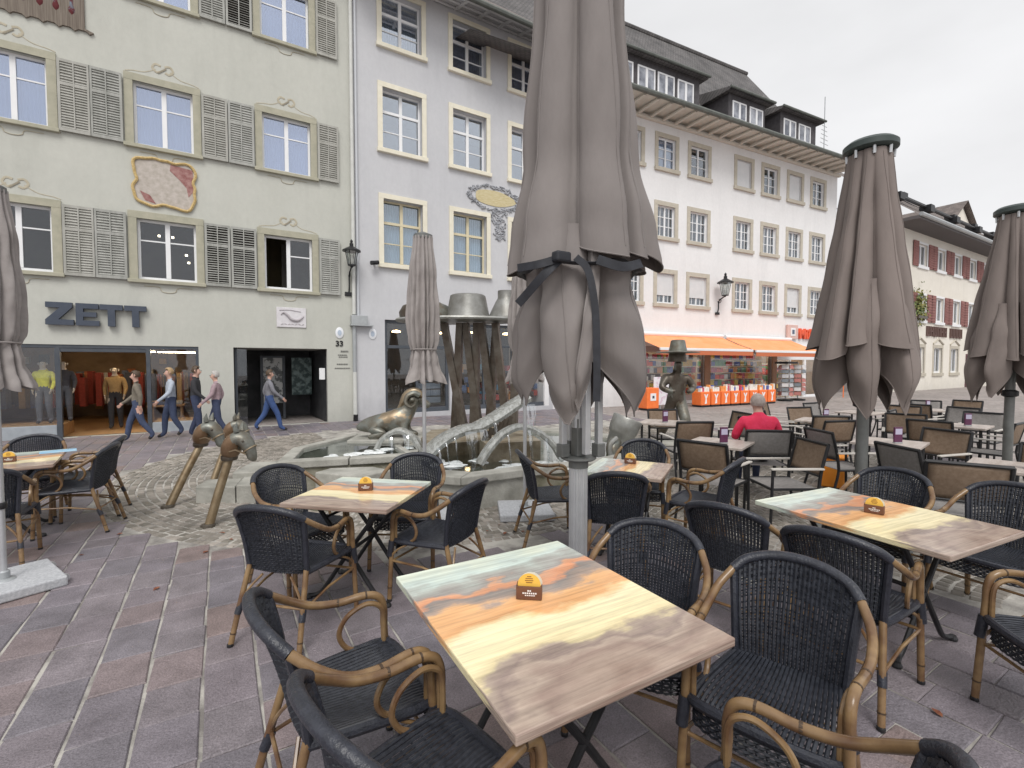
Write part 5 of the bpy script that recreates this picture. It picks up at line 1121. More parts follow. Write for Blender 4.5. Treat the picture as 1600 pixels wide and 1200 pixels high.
def ribbon(pts, w, name):
    P = spline(pts, 5); vs_, fs_ = [], []
    for i, p in enumerate(P):
        d = (P[min(i + 1, len(P) - 1)] - P[max(i - 1, 0)]).normalized(); s = d.cross(fdir).normalized()
        for sg, th in ((1, .004), (-1, .004), (-1, -.004), (1, -.004)): vs_.append(p + s * w * sg + fdir * th)
    for i in range(len(P) - 1):
        for j in range(4): fs_.append((4 * i + j, 4 * i + (j + 1) % 4, 4 * i + 4 + (j + 1) % 4, 4 * i + 4 + j))
    fs_ += [(3, 2, 1, 0), tuple(4 * len(P) - 4 + j for j in range(4))]
    m = MB(); m.add(vs_, fs_); m.build(name, M_strap, BP, True)
ribbon([bp(.10, .40, 2.30), bp(.22, .42, 2.26), bp(.35, .36, 2.25)], .022, 'strap_tail'); ribbon([bp(.10, .40, 2.30), bp(.20, .41, 2.20), bp(.30, .36, 2.10), bp(.35, .34, 2.05)], .024, 'strap_tail')
ribbon([bp(.02, .41, 2.30), bp(-.05, .42, 2.22), bp(-.09, .43, 2.0), bp(-.10, .44, 1.7), bp(-.10, .44, 1.50)], .020, 'strap_tail'); ribbon([bp(-.10, .40, 2.29), bp(-.24, .40, 2.25), bp(-.36, .30, 2.29)], .026, 'strap_tail')
MB().bbox(-.05, .05, -.03, .03, -.03, .03, .012, Matrix.Translation(bp(.10, .41, 2.30))).build('strap_knot', M_strap, BP)
# ---- two brown parasols on the right
def brown_parasol(loc, rz, label, h=3.80, seed=3):
    o = empty('folded_parasol', loc, rz); tag(o, label, 'parasol', 'folded parasols on the terrace')
    MB().tube([(0, 0, 0), (0, 0, h)], .052, 14).build('mast', M_greypole, o, True); MB().bbox(-.4, .4, -.4, .4, 0, .06, .01).build('base_plate', M_greypole, o)
    MB().lathe([(.05, 1.28), (.085, 1.30), (.085, 1.36), (.05, 1.38)], 16).build('collar', M_blackmetal, o, True)
    MB().lathe([(.0, h + .06), (.19, h + .05), (.225, h + .02), (.225, h - .03), (.20, h - .05), (0, h - .05)], 28).build('cap', mat('dark_green_cap', (.04, .055, .052), rough=.5), o, True)
    for i in range(8): a = i * math.pi / 4 + .2; MB().tube([(.185 * math.cos(a), .185 * math.sin(a), h - .12), (.19 * math.cos(a), .19 * math.sin(a), h - .04)], .014, 6).build('rib', M_alu, o)
    folds('canopy', o, M_fabric_b, h - .06, lambda s, k, a: 1.92 - .09 * s + .09 * k, lambda t: .178 + .325 * t ** 1.12, lerp([(0, .10), (.3, .30), (1, .46)]), 9, seed, 40, 16, .04, .58, .22, False, 2.6)
    folds('canopy_skirt', o, M_fabric_b, 2.5, lambda s, k, a: 1.62 - .40 * s + .06 * k, lerp([(0, .30), (.4, .40), (.75, .45), (1, .38)]), lerp([(0, .4), (1, .62)]), 7, seed + 7, 30, 18, .08, .6, .25, True, 2.6)
brown_parasol((5.40, 2.20, 0), R(20), 'tall folded brown parasol with dark round cap before the white house', 3.80, 3)
brown_parasol((8.93, 1.95, 0), R(50), 'folded brown parasol cut by the right edge of the picture', 3.72, 8)
# ---- small pleated parasols
def small_parasol(loc, rz, label, base_rz=0., top=3.06, lean=0.):
    o = empty('small_parasol', loc, rz); tag(o, label, 'parasol', 'small pleated parasols by the fountain')
    MB().tube([(0, 0, .06), (0, 0, top)], .021, 12).build('pole', M_alu, o, True); MB().lathe([(.03, .62), (.034, .63), (.034, .66), (.03, .67)], 10).build('clamp', M_blackmetal, o, True)
    Mb = Matrix.Rotation(base_rz, 4, 'Z'); b = MB(); b.bbox(-.30, .30, -.30, .30, .0, .075, .012, Mb); b.build('base_slab', M_concrete, o); MB().lathe([(.07, .075), (.06, .085), (.035, .09), (.035, .14), (.024, .15)], 14).build('socket', M_zinc, o, True)
    w_ = MB()
    for sx in (-.2, .2): w_.tube([tuple(Mb @ Vector((sx - .02, -.302, .035))), tuple(Mb @ Vector((sx + .02, -.302, .035)))], .028, 10)
    w_.build('wheels', M_alu, o, True)
    MB().lathe([(.10, top - .02), (.10, top + .02), (.03, top + .05), (0, top + .06)], 16).build('cap', M_greypole, o, True)
    folds('canopy', o, M_fabric_l, top, lambda s, k, a: 1.86, lerp([(0, .105), (.35, .15), (.72, .178), (.92, .165), (1, .138)]), lerp([(0, .22), (.5, .30), (1, .42)]), 15, 5, 34, 10, 0, .7, .1)
    folds('canopy_skirt', o, M_fabric_l, 1.875, lambda s, k, a: 1.56 - .05 * s + .02 * k, lerp([(0, .135), (.4, .16), (1, .225)]), lerp([(0, .42), (1, .55)]), 12, 6, 14, 10, 0, .7, .1)
    MB().tube([(.138 * math.cos(i * .3142), .138 * math.sin(i * .3142), 1.87) for i in range(20)], .008, 6, closed=True).build('tie', M_fabric_l, o, True)
small_parasol((1.86, 4.86, 0), .3, 'pleated light grey parasol rolled up before the hat sculpture', R(40))
small_parasol((2.95, 4.55, 0), .9, 'pleated parasol mostly hidden behind the huge folded one, on a grey slab', R(12), 3.0)
small_parasol((-1.435, 5.04, 0), 1.6, 'rolled parasol cut by the left edge with a wheeled grey base slab', R(22), 3.0)

# ================================================================ RATTAN CHAIRS
def rattan_chair():
    o = empty('rattan_chair')
    for s in (-1, 1):
        MB().tube([(s * .268, .24, 0), (s * .262, .228, .25), (s * .256, .214, .52)], [.0165, .017, .017], 10).build('leg', M_bamboo, o, True)
        MB().tube([(s * .236, -.335, 0), (s * .220, -.275, .22), (s * .20, -.205, .46)], [.0165, .017, .017], 10).build('leg', M_bamboo, o, True)
        MB().tube(spline([(s * .256, .214, .52), (s * .255, .212, .595), (s * .256, .190, .648), (s * .262, .13, .668), (s * .275, .02, .660), (s * .283, -.09, .676), (s * .272, -.185, .728), (s * .234, -.262, .788)], 5), .0175, 10).build('arm', M_bamboo, o, True)
        MB().tube(spline([(s * .232, .205, .44), (s * .232, .203, .575), (s * .236, .178, .622), (s * .242, .12, .636), (s * .246, .045, .60), (s * .246, .012, .535), (s * .240, .035, .475), (s * .232, .09, .44)], 5), .0115, 8).build('arm_loop', M_bamboo, o, True)
        nd = MB()
        for p, q in (((s * .275, .02, .660), (s * .277, .01, .6608)), ((s * .262, .13, .668), (s * .2612, .138, .668)), ((s * .266, .236, .1), (s * .2658, .2356, .108)), ((s * .231, -.316, .07), (s * .2305, -.3145, .077))): nd.tube([p, q], .0184, 10)
        nd.build('bamboo_rings', mat('bamboo_node', (.06, .035, .018), rough=.5), o)
        MB().tube([(s * .2645, .232, .335), (s * .258, .219, .445)], .0225, 10).build('leg_wrap', M_wrap, o, True); MB().tube([(s * .2235, -.287, .18), (s * .216, -.262, .245)], .0205, 10).build('leg_wrap', M_wrap, o, True)
        MB().tube([(s * .262, .228, .30), (s * .238, -.03, .285), (s * .219, -.272, .235)], .0085, 7).build('stretcher', M_bamboo, o, True)
        MB().tube(spline([(s * .262, .225, .33), (s * .255, .17, .385), (s * .245, .10, .425)], 4), .008, 6).build('brace', M_bamboo, o, True)
        MB().tube(spline([(s * .216, -.265, .25), (s * .17, -.245, .33), (s * .10, -.215, .41)], 4), .008, 6).build('brace', M_bamboo, o, True)
        MB().tube(spline([(s * .200, -.20, .43), (s * .214, -.225, .62), (s * .232, -.262, .785)], 4), .017, 8).build('back_post', M_wrap, o, True)
    MB().tube([(-.215, -.262, .245), (.215, -.262, .245)], .0085, 7).build('stretcher', M_bamboo, o, True); MB().tube([(-.258, .215, .30), (.258, .215, .30)], .0085, 7).build('stretcher', M_bamboo, o, True)
    MB().tube(spline([(.234, -.262, .788), (.192, -.303, .828), (.105, -.337, .858), (0, -.348, .868), (-.105, -.337, .858), (-.192, -.303, .828), (-.234, -.262, .788)], 6), .0215, 12).build('top_rail', M_wrap, o, True)
    # back: uprights woven with thin cross strands
    def bk(u, t):
        b = Vector((u * .19, -.198 - .022 * (1 - u * u), .43)); c = Vector((u * .228, -.262 - .082 * (1 - u * u), .785 + .075 * (1 - u * u)))
        p = b + (c - b) * t; p.y += .012 * math.sin(math.pi * t); return p
    w = MB(); NU = 27
    for i in range(NU):
        u = -1 + 2 * i / (NU - 1); w.tube([bk(u, t / 9) for t in range(10)], .0068, 4, False)
    NR = 32
    for r_ in range(NR):
        t = (r_ + .6) / NR; pts = []
        for i in range(NU): u = -1 + 2 * i / (NU - 1); p = bk(u, t); p.y += .0050 * (1 if (i + r_) % 2 else -1); pts.append(p)
        if r_ in (18, 20): continue
        w.tube(pts, .0046, 3, False)
    w.build('backrest', M_wicker, o, True)
    # seat: frame, ribs, woven apron
    pr_ = [(-.20, -.205), (-.225, -.05), (-.243, .10), (-.246, .19), (-.20, .232), (0, .245), (.20, .232), (.246, .19), (.243, .10), (.225, -.05), (.20, -.205)]
    MB().tube(spline([(x_, y_, .442) for x_, y_ in pr_], 4), .019, 8).build('seat_frame', M_wrap, o, True)
    se = MB(); NS = 27
    for i in range(NS):
        u = -1 + 2 * i / (NS - 1); pts = []
        for k in range(9):
            v = k / 8; y_ = -.215 + v * .455 - .012 * u * u * v; xw = .196 + (.232 - .196) * min(1, v * 1.5); pts.append((u * xw, y_, .452 - .024 * math.sin(math.pi * v) * (1 - u * u) + .006 * u * u - .010 * (v > .95)))
        se.tube(pts, .0082, 5, False, flat=.75)
    for k in range(10): v = .05 + k / 10.5; se.tube([(-.2 - .03 * v, -.205 + v * .43, .447 - .016 * math.sin(math.pi * v)), (0, -.205 + v * .43, .433 - .018 * math.sin(math.pi * v)), (.2 + .03 * v, -.205 + v * .43, .447 - .016 * math.sin(math.pi * v))], .0045, 4, False)
    se.build('seat', M_wicker, o, True)
    ap = MB()
    for k in range(7):
        z = .43 - k * .0135; pts = []
        for i in range(29): u = -1 + 2 * i / 28; pts.append((u * .232, .246 - .045 * u ** 4 + .004 * (1 if (i + k) % 2 else -1), z))
        ap.tube(pts, .0062, 4, False)
    for i in range(15): u = -1 + 2 * i / 14; ap.tube([(u * .232, .245 - .045 * u ** 4, .44), (u * .232, .245 - .045 * u ** 4, .345)], .004, 4, False)
    ap.build('apron', M_wicker, o, True)
    for x_, y_ in ((.268, .24), (-.268, .24), (.236, -.335), (-.236, -.335)): MB().lathe([(.018, 0), (.0185, .015), (.0165, .02)], 10, Matrix.Translation((x_, y_, 0))).build('foot', M_blackmetal, o)
    return o
RC = rattan_chair()
chairs = [
 (.415, 1.87, 3, 'rattan armchair left of the near table, the farther one of two'),
 (.50, 1.29, 11, 'rattan armchair left of the near table, the one closest to the camera'),
 (1.655, 1.57, 208, 'rattan armchair at the far right corner of the near table, before the silver mast'),
 (1.77, .985, 197, 'rattan armchair right of the near table, its woven back and seat in full view'),
 (1.135, .63, 102, 'rattan armchair at the near end of the foreground table, only its arms showing'),
 (2.84, 1.83, 15, 'rattan armchair seen from behind at the left corner of the right-hand table'),
 (2.895, 1.22, 7, 'rattan armchair seen from behind at the front left side of the right-hand table'),
 (4.25, 1.62, 180, 'rattan armchair behind the right-hand table, left of two on the far side'),
 (4.37, 1.0, 176, 'rattan armchair behind the right-hand table, cut by the right picture edge'),
 (3.25, .43, 140, 'rattan armchair at the near end of the right-hand table, cut by the picture edge'),
 (.417, 3.37, 46, 'rattan armchair seen from behind at the table before the fountain'),
 (.53, 4.05, -58, 'rattan armchair on the far left side of the table before the fountain'),
 (1.37, 3.97, 235, 'rattan armchair on the far right side of the table before the fountain'),
 (1.36, 3.29, 123, 'rattan armchair in side view on the near right of the table before the fountain'),
 (2.75, 3.74, -22, 'rattan armchair in side view just left of the silver mast'),
 (2.80, 2.96, 53, 'rattan armchair seen from behind just right of the silver mast'),
 (3.80, 2.84, 109, 'rattan armchair with long tan arm right of the table behind the mast'),
 (3.74, 3.55, 215, 'rattan armchair on the far side of the table behind the mast'),
 (-1.31, 6.54, 170, 'rattan armchair in side view right of the leftmost table, the nearer one'),
 (-1.33, 7.13, 175, 'rattan armchair right of the leftmost table, the farther one'),
 (-1.88, 7.42, -92, 'rattan armchair at the far end of the leftmost table'),
 (-1.70, 5.72, 96, 'rattan armchair cut by the left picture edge at the near end of the leftmost table'),
]
for i, (x_, y_, th, lab) in enumerate(chairs):
    o = RC if i == 0 else copy_tree(RC)
    o.location = (x_, y_, 0); o.rotation_euler = (0, 0, R(th - 90)); tag(o, lab, 'armchair', 'rattan armchairs round the printed tables')

# ================================================================ PRINTED TABLES
def table(loc, rz, sx, sy, label):
    o = empty('folding_table', loc, rz); tag(o, label, 'table', 'wood-print tables')
    t = MB(); t.bbox(-sx / 2, sx / 2, -sy / 2, sy / 2, .718, .75, .005); t.build('tabletop', M_table, o)
    q = sy * .24
    for s in (-1, 1):
        MB().tube([(-s * .0, s * q, .36), (-.27, s * q, .715)], .016, 8).build('leg', M_blackmetal, o, True); MB().tube([(-s * .0, s * q, .36), (.27, s * q, .715)], .016, 8).build('leg', M_blackmetal, o, True)
        MB().tube(spline([(0, s * q, .36), (-.19, s * q, .09), (-.25, s * q, .03), (-.31, s * (q + .02), .018)], 4), .016, 8).build('leg', M_blackmetal, o, True); MB().tube(spline([(0, s * q, .36), (.19, s * q, .09), (.25, s * q, .03), (.31, s * (q + .02), .018)], 4), .016, 8).build('leg', M_blackmetal, o, True)
        MB().box(-.3, .3, s * q - .02, s * q + .02, .705, .717).build('top_bracket', M_blackmetal, o)
    MB().tube([(0, -q, .36), (0, q, .36)], .014, 8).build('crossbar', M_blackmetal, o, True)
    MB().tube(spline([(-.18, -q, .60), (-.1, 0, .63), (-.18, q, .60)], 5), .010, 6).build('brace', M_blackmetal, o, True)
    for a in (-.31, .31):
        for s in (-1, 1): MB().lathe([(.024, 0), (.026, .012), (.018, .03)], 10, Matrix.Translation((a, s * (q + .02), 0))).build('foot', M_blackmetal, o)
    return o
table((1.085, 1.53, 0), R(-1.5), .89, 1.07, 'large wood-print table with orange and cream bands in the foreground')
table((3.56, 1.36, 0), R(-6), .84, 1.10, 'wood-print table at the right between two rows of rattan chairs')
table((.89, 3.64, 0), R(-43), .80, .80, 'square wood-print table turned corner-on before the fountain')
table((3.23, 3.20, 0), R(32), .70, .70, 'square wood-print table behind the silver mast')
table((-1.88, 6.68, 0), R(6), .86, 1.08, 'wood-print table cut by the left picture edge, with a blue menu lying on it')
def holder(loc, rz, lab):
    o = empty('coaster_holder', loc, rz); tag(o, 'small brown %s' % ('wooden coaster holder ' + lab), 'holder', 'coaster holders on the printed tables')
    b = MB(); mwd = mat('holder_wood', (.12, .05, .028), (.17, .075, .042), rough=.5, scale=12, stretch=(1, 1, 4))
    b.bbox(-.052, .052, -.026, -.018, .002, .055, .002); b.build('front_board', mwd, o); b = MB(); b.bbox(-.052, .052, .018, .026, .002, .055, .002); b.build('back_board', mwd, o)
    b = MB(); b.box(-.052, -.046, -.018, .018, .002, .055); b.box(.046, .052, -.018, .018, .002, .055); b.box(-.046, .046, -.018, .018, .002, .007); b.build('sides', mwd, o)
    l = MB()
    for zz, a, h in ((.036, -.006, .006), (.026, -.026, .006), (.018, -.016, .004)):
        xx = a
        while xx < -a + .004: l.box(xx, xx + .006, -.0272, -.0262, zz, zz + h); xx += .0085
    l.build('lettering', M_whitepaint, o)
    m = empty('beer_mats', loc, rz); tag(m, 'round yellow and white beer mats standing ' + lab, 'beer mat', 'beer mats on the printed tables')
    for i, (yy, mt_, tl) in enumerate(((-.011, mat('mat_yellow', (.80, .46, .06), (.84, .52, .10), rough=.7, scale=12), -3), (-.004, mat('mat_white', (.78, .74, .62), rough=.7), 2), (.003, MATS['mat_white'], 4), (.010, MATS['mat_white'], 5))):
        mb = MB(); mb.lathe([(0, -.0008), (.047, -.0008), (.047, .0008), (0, .0008)], 30, Matrix.Translation((.002 * i, yy, .056)) @ Matrix.Rotation(R(90 + tl), 4, 'X')); mb.build('mat', mt_, m)
    pr2 = MB()
    for k, (zz, w) in enumerate(((.088, .018), (.080, .030), (.072, .034), (.064, .026))): pr2.box(-w / 2, w / 2, -.0152, -.0148, zz, zz + .004, Matrix.Rotation(R(-3), 4, 'X'))
    pr2.build('mat_print', mat('mat_brown', (.30, .14, .03), rough=.7), m)
holder((1.06, 1.60, .751), R(-38), 'on the foreground table'); holder((.925, 3.655, .751), R(-25), 'on the table before the fountain'); holder((3.57, 1.375, .751), R(-75), 'on the right-hand table')
holder((3.37, 3.32, .751), R(-60), 'on the table behind the mast'); holder((-1.80, 6.56, .751), R(5), 'on the leftmost table')
mc = MB(); mc.bbox(-.15, .15, -.105, .105, 0, .004, .001); mo = mc.build('menu_card', mat('menu_blue', (.20, .45, .68), (.45, .66, .80), rough=.4, scale=6)); mo.location = (-1.55, 7.08, .752); mo.rotation_euler = (0, 0, R(12)); tag(mo, 'light blue menu card lying on the leftmost table', 'menu')

# ================================================================ DARK TERRACE CHAIRS AND TABLES
def mesh_chair(panel):
    o = empty('terrace_chair')
    for s in (-1, 1):
        MB().tube([(s * .275, .25, 0), (s * .275, .235, .63)], .015, 7).build('leg', M_blackmetal, o, True); MB().tube(spline([(s * .27, -.36, 0), (s * .265, -.27, .30), (s * .265, -.245, .45)], 3), .015, 7).build('leg', M_blackmetal, o, True)
        MB().tube(spline([(s * .265, -.245, .43), (s * .265, -.27, .62), (s * .265, -.335, .885)], 4), .017, 7).build('back_post', M_blackmetal, o, True)
        MB().bbox(s * .285 - .022, s * .285 + .022, -.28, .26, .632, .652, .006).build('armrest', mat('pale_armrest', (.50, .47, .43), (.58, .55, .51), rough=.5, scale=6), o)
        MB().tube([(s * .265, -.245, .43), (s * .265, .24, .43)], .014, 7).build('seat_rail', M_blackmetal, o, True)
    MB().tube([(-.27, -.336, .885), (.27, -.336, .885)], .017, 7).build('top_rail', M_blackmetal, o, True); MB().tube([(-.265, -.262, .56), (.265, -.262, .56)], .012, 7).build('lower_rail', M_blackmetal, o, True); MB().tube([(-.27, .24, .43), (.27, .24, .43)], .014, 7).build('front_rail', M_blackmetal, o, True)
    def sheet(name, f, m):
        vs_, fs_ = [], []; n = 8
        for i in range(n + 1):
            for j in range(n + 1): vs_.append(f(i / n * 2 - 1, j / n))
        for i in range(n):
            for j in range(n): a = i * (n + 1) + j; fs_.append((a, a + n + 1, a + n + 2, a + 1))
        mb = MB(); mb.add(vs_, fs_); q = mb.build(name, m, o, True); sd = q.modifiers.new('s', 'SOLIDIFY'); sd.thickness = .004
    sheet('back_panel', lambda u, t: (u * .255, -.262 - .072 * t - .02 * (1 - u * u) * math.sin(math.pi * (t * .8 + .1)), .57 + t * .305), panel)
    sheet('seat_panel', lambda u, t: (u * .258, -.24 + t * .475, .436 - .02 * (1 - u * u) * math.sin(math.pi * t)), M_textil_g)
    return o
MCb = mesh_chair(M_textil); MCg = mesh_chair(M_textil_g); usedc = set()
def place_mesh(bx_, by_, th, grey, lab):
    src = MCg if grey else MCb; f = Vector((math.cos(R(th)), math.sin(R(th)), 0)); c = Vector((bx_, by_, 0)) + f * .31
    o = src if src.name not in usedc else copy_tree(src); usedc.add(src.name)
    o.location = c; o.rotation_euler = (0, 0, R(th - 90)); tag(o, lab, 'chair', 'dark terrace chairs with mesh backs')
for a in [
 (5.81, 4.47, 62, 0, 'black-framed chair with brown mesh back before the bronze figure'),
 (4.34, 3.24, 12, 0, 'dark mesh chair tilted away just above the long tan arm of a rattan chair'),
 (7.64, 4.95, 155, 0, 'dark mesh chair in side view just left of the person in red'),
 (6.42, 3.08, -30, 1, 'grey mesh chair back right beside the person in red'),
 (5.40, 2.69, 149, 0, 'black-framed chair in side view facing left, below the person in red'),
 (5.82, 2.05, -30, 1, 'grey mesh chair leaning right of the brown parasol mast'),
 (5.26, 1.38, 25, 0, 'nearest dark chair with wide brown mesh back behind the right-hand rattan chairs'),
 (8.90, 2.77, 0, 0, 'black-framed chair with bright brown mesh back in the middle of the right terrace'),
 (11.2, 2.75, 180, 1, 'grey mesh chair facing left across the table from the brown one'),
 (7.74, 3.45, 70, 0, 'dark mesh chair half hidden behind the brown parasol mast'),
 (8.35, 3.85, 50, 0, 'brown mesh chair in the second terrace row right of the brown parasol'),
 (8.62, 1.45, 245, 1, 'grey mesh chair at the right edge near the far parasol mast'),
 (7.12, 1.2, 176, 0, 'black-framed chair cut by the right picture edge'),
 (10.4, 3.75, -80, 1, 'grey mesh chair behind the table with the menu stand, far terrace'),
 (12.4, 4.1, 0, 0, 'brown mesh chair in the farthest terrace row'),
 (8.5, 5.05, -50, 1, 'grey mesh chair beyond the person in red, left one of two'),
 (9.55, 4.95, -110, 0, 'dark mesh chair beyond the person in red, right one of two'),
 (12.2, 3.3, 165, 1, 'grey mesh chair in the far row near the right parasol'),
 (13.9, 4.4, 200, 1, 'farthest grey mesh chair before the cream house'),
 (10.0, 5.9, -70, 0, 'dark mesh chair alone far back toward the white house'),
 (7.15, 4.35, 20, 1, 'grey mesh chair just behind and right of the person in red'),
 (9.75, 3.35, 200, 0, 'brown mesh chair facing left in the second terrace row'),
 (11.7, 4.05, 185, 0, 'brown mesh chair facing left in the third terrace row'),
 (12.9, 5.1, -60, 1, 'grey mesh chair at the back of the terrace, before the postcard stands'),
 (14.7, 3.9, 175, 0, 'brown mesh chair at the far end of the terrace by the right parasol'),
 (10.9, 5.4, -95, 1, 'grey mesh chair in the back row, behind its table'),
 (7.75, 2.25, 165, 0, 'brown mesh chair facing left between the two brown parasols'),
 (9.6, 2.0, 90, 0, 'brown mesh chair seen from behind before the middle terrace table'),
 (6.9, 6.0, -120, 0, 'brown mesh chair on the far side of the table by the bronze figure'),
]: place_mesh(*a)
def plain_table(x_, y_, rz, lab, s=.68):
    o = empty('terrace_table', (x_, y_, 0), R(rz)); tag(o, lab, 'table', 'pale terrace tables')
    MB().bbox(-s / 2, s / 2, -s / 2, s / 2, .715, .745, .005).build('tabletop', M_lighttop, o)
    for a in (-1, 1):
        for b in (-1, 1): MB().tube([(a * (s / 2 - .06), b * (s / 2 - .06), 0), (a * (s / 2 - .06), b * (s / 2 - .06), .714)], .02, 4).build('leg', M_blackmetal, o)
def menu(x_, y_, rz, lab):
    o = empty('menu_stand', (x_, y_, .746), R(rz)); tag(o, lab, 'menu', 'purple menu stands on the terrace')
    MB().bbox(-.05, .05, -.02, .02, 0, .015, .003).build('foot', M_zinc, o); MB().bbox(-.05, .05, -.012, .012, .015, .20, .003).build('card', M_purple, o); MB().box(-.042, .042, -.014, -.0125, .11, .18).build('print', mat('menu_pale', (.45, .42, .55), rough=.5), o)
for i, (x_, y_, rz, nm) in enumerate(((5.28, 3.70, 20, 'just left of the person in red'), (6.38, 5.55, 30, 'behind the brown chair by the bronze figure'), (7.12, 2.60, 10, 'right of the person in red'), (10.1, 2.75, 5, 'in the middle of the right terrace'), (6.40, 1.33, 8, 'behind the nearest wide brown mesh chair'), (8.99, 4.30, 15, 'in the second row beyond the person in red'), (13.1, 4.2, 20, 'in the farthest row of the terrace'), (11.2, 4.6, 0, 'far back near the cream house side'))):
    plain_table(x_, y_, rz, 'pale square terrace table ' + nm); menu(x_ - .05, y_ - .1, -40 + rz, 'purple menu stand on the pale table ' + nm)
bn = empty('orange_crate', (7.28, 3.30, 0), R(20)); tag(bn, 'orange plastic bin between the dark chairs, right of the person in red', 'bin')
MB().bbox(-.16, .16, -.14, .14, .02, .42, .02).build('body', mat('amber_plastic', (.80, .26, .02), (.85, .32, .04), rough=.5, scale=5), bn); MB().bbox(-.175, .175, -.155, .155, .42, .45, .01).build('rim', MATS['amber_plastic'], bn)
for a in (-.15, .15): MB().box(a - .015, a + .015, -.1, .1, 0, .02).build('foot', M_blackmetal, bn)

# ================================================================ PEOPLE
def hair_mesh(o, c, f, s, m, r=.104, full=True):
    mb = MB(); n = 18; vs_, fs_ = [], []; rn = random.Random(2)
    for i in range(9):
        ph = i / 8 * R(118 if full else 70)
        for j in range(n):
            a = 2 * math.pi * j / n; front = math.cos(a)            # keep the face free
            p2 = min(ph, R(52)) if front > .35 else ph
            rr = r * s * (1 + .03 * rn.uniform(-1, 1)); x_, y_, z_ = math.sin(p2) * math.cos(a), math.sin(p2) * math.sin(a), math.cos(p2)
            vs_.append(Vector(c) + (f * x_ * 1.02 + Vector((-f.y, f.x, 0)) * y_ * .92 + Vector((0, 0, 1)) * z_ * 1.12) * rr)
    for i in range(8):
        for j in range(n): fs_.append((i * n + j, (i + 1) * n + j, (i + 1) * n + (j + 1) % n, i * n + (j + 1) % n))
    mb.add(vs_, fs_); mb.build('hair', m, o, True, None)
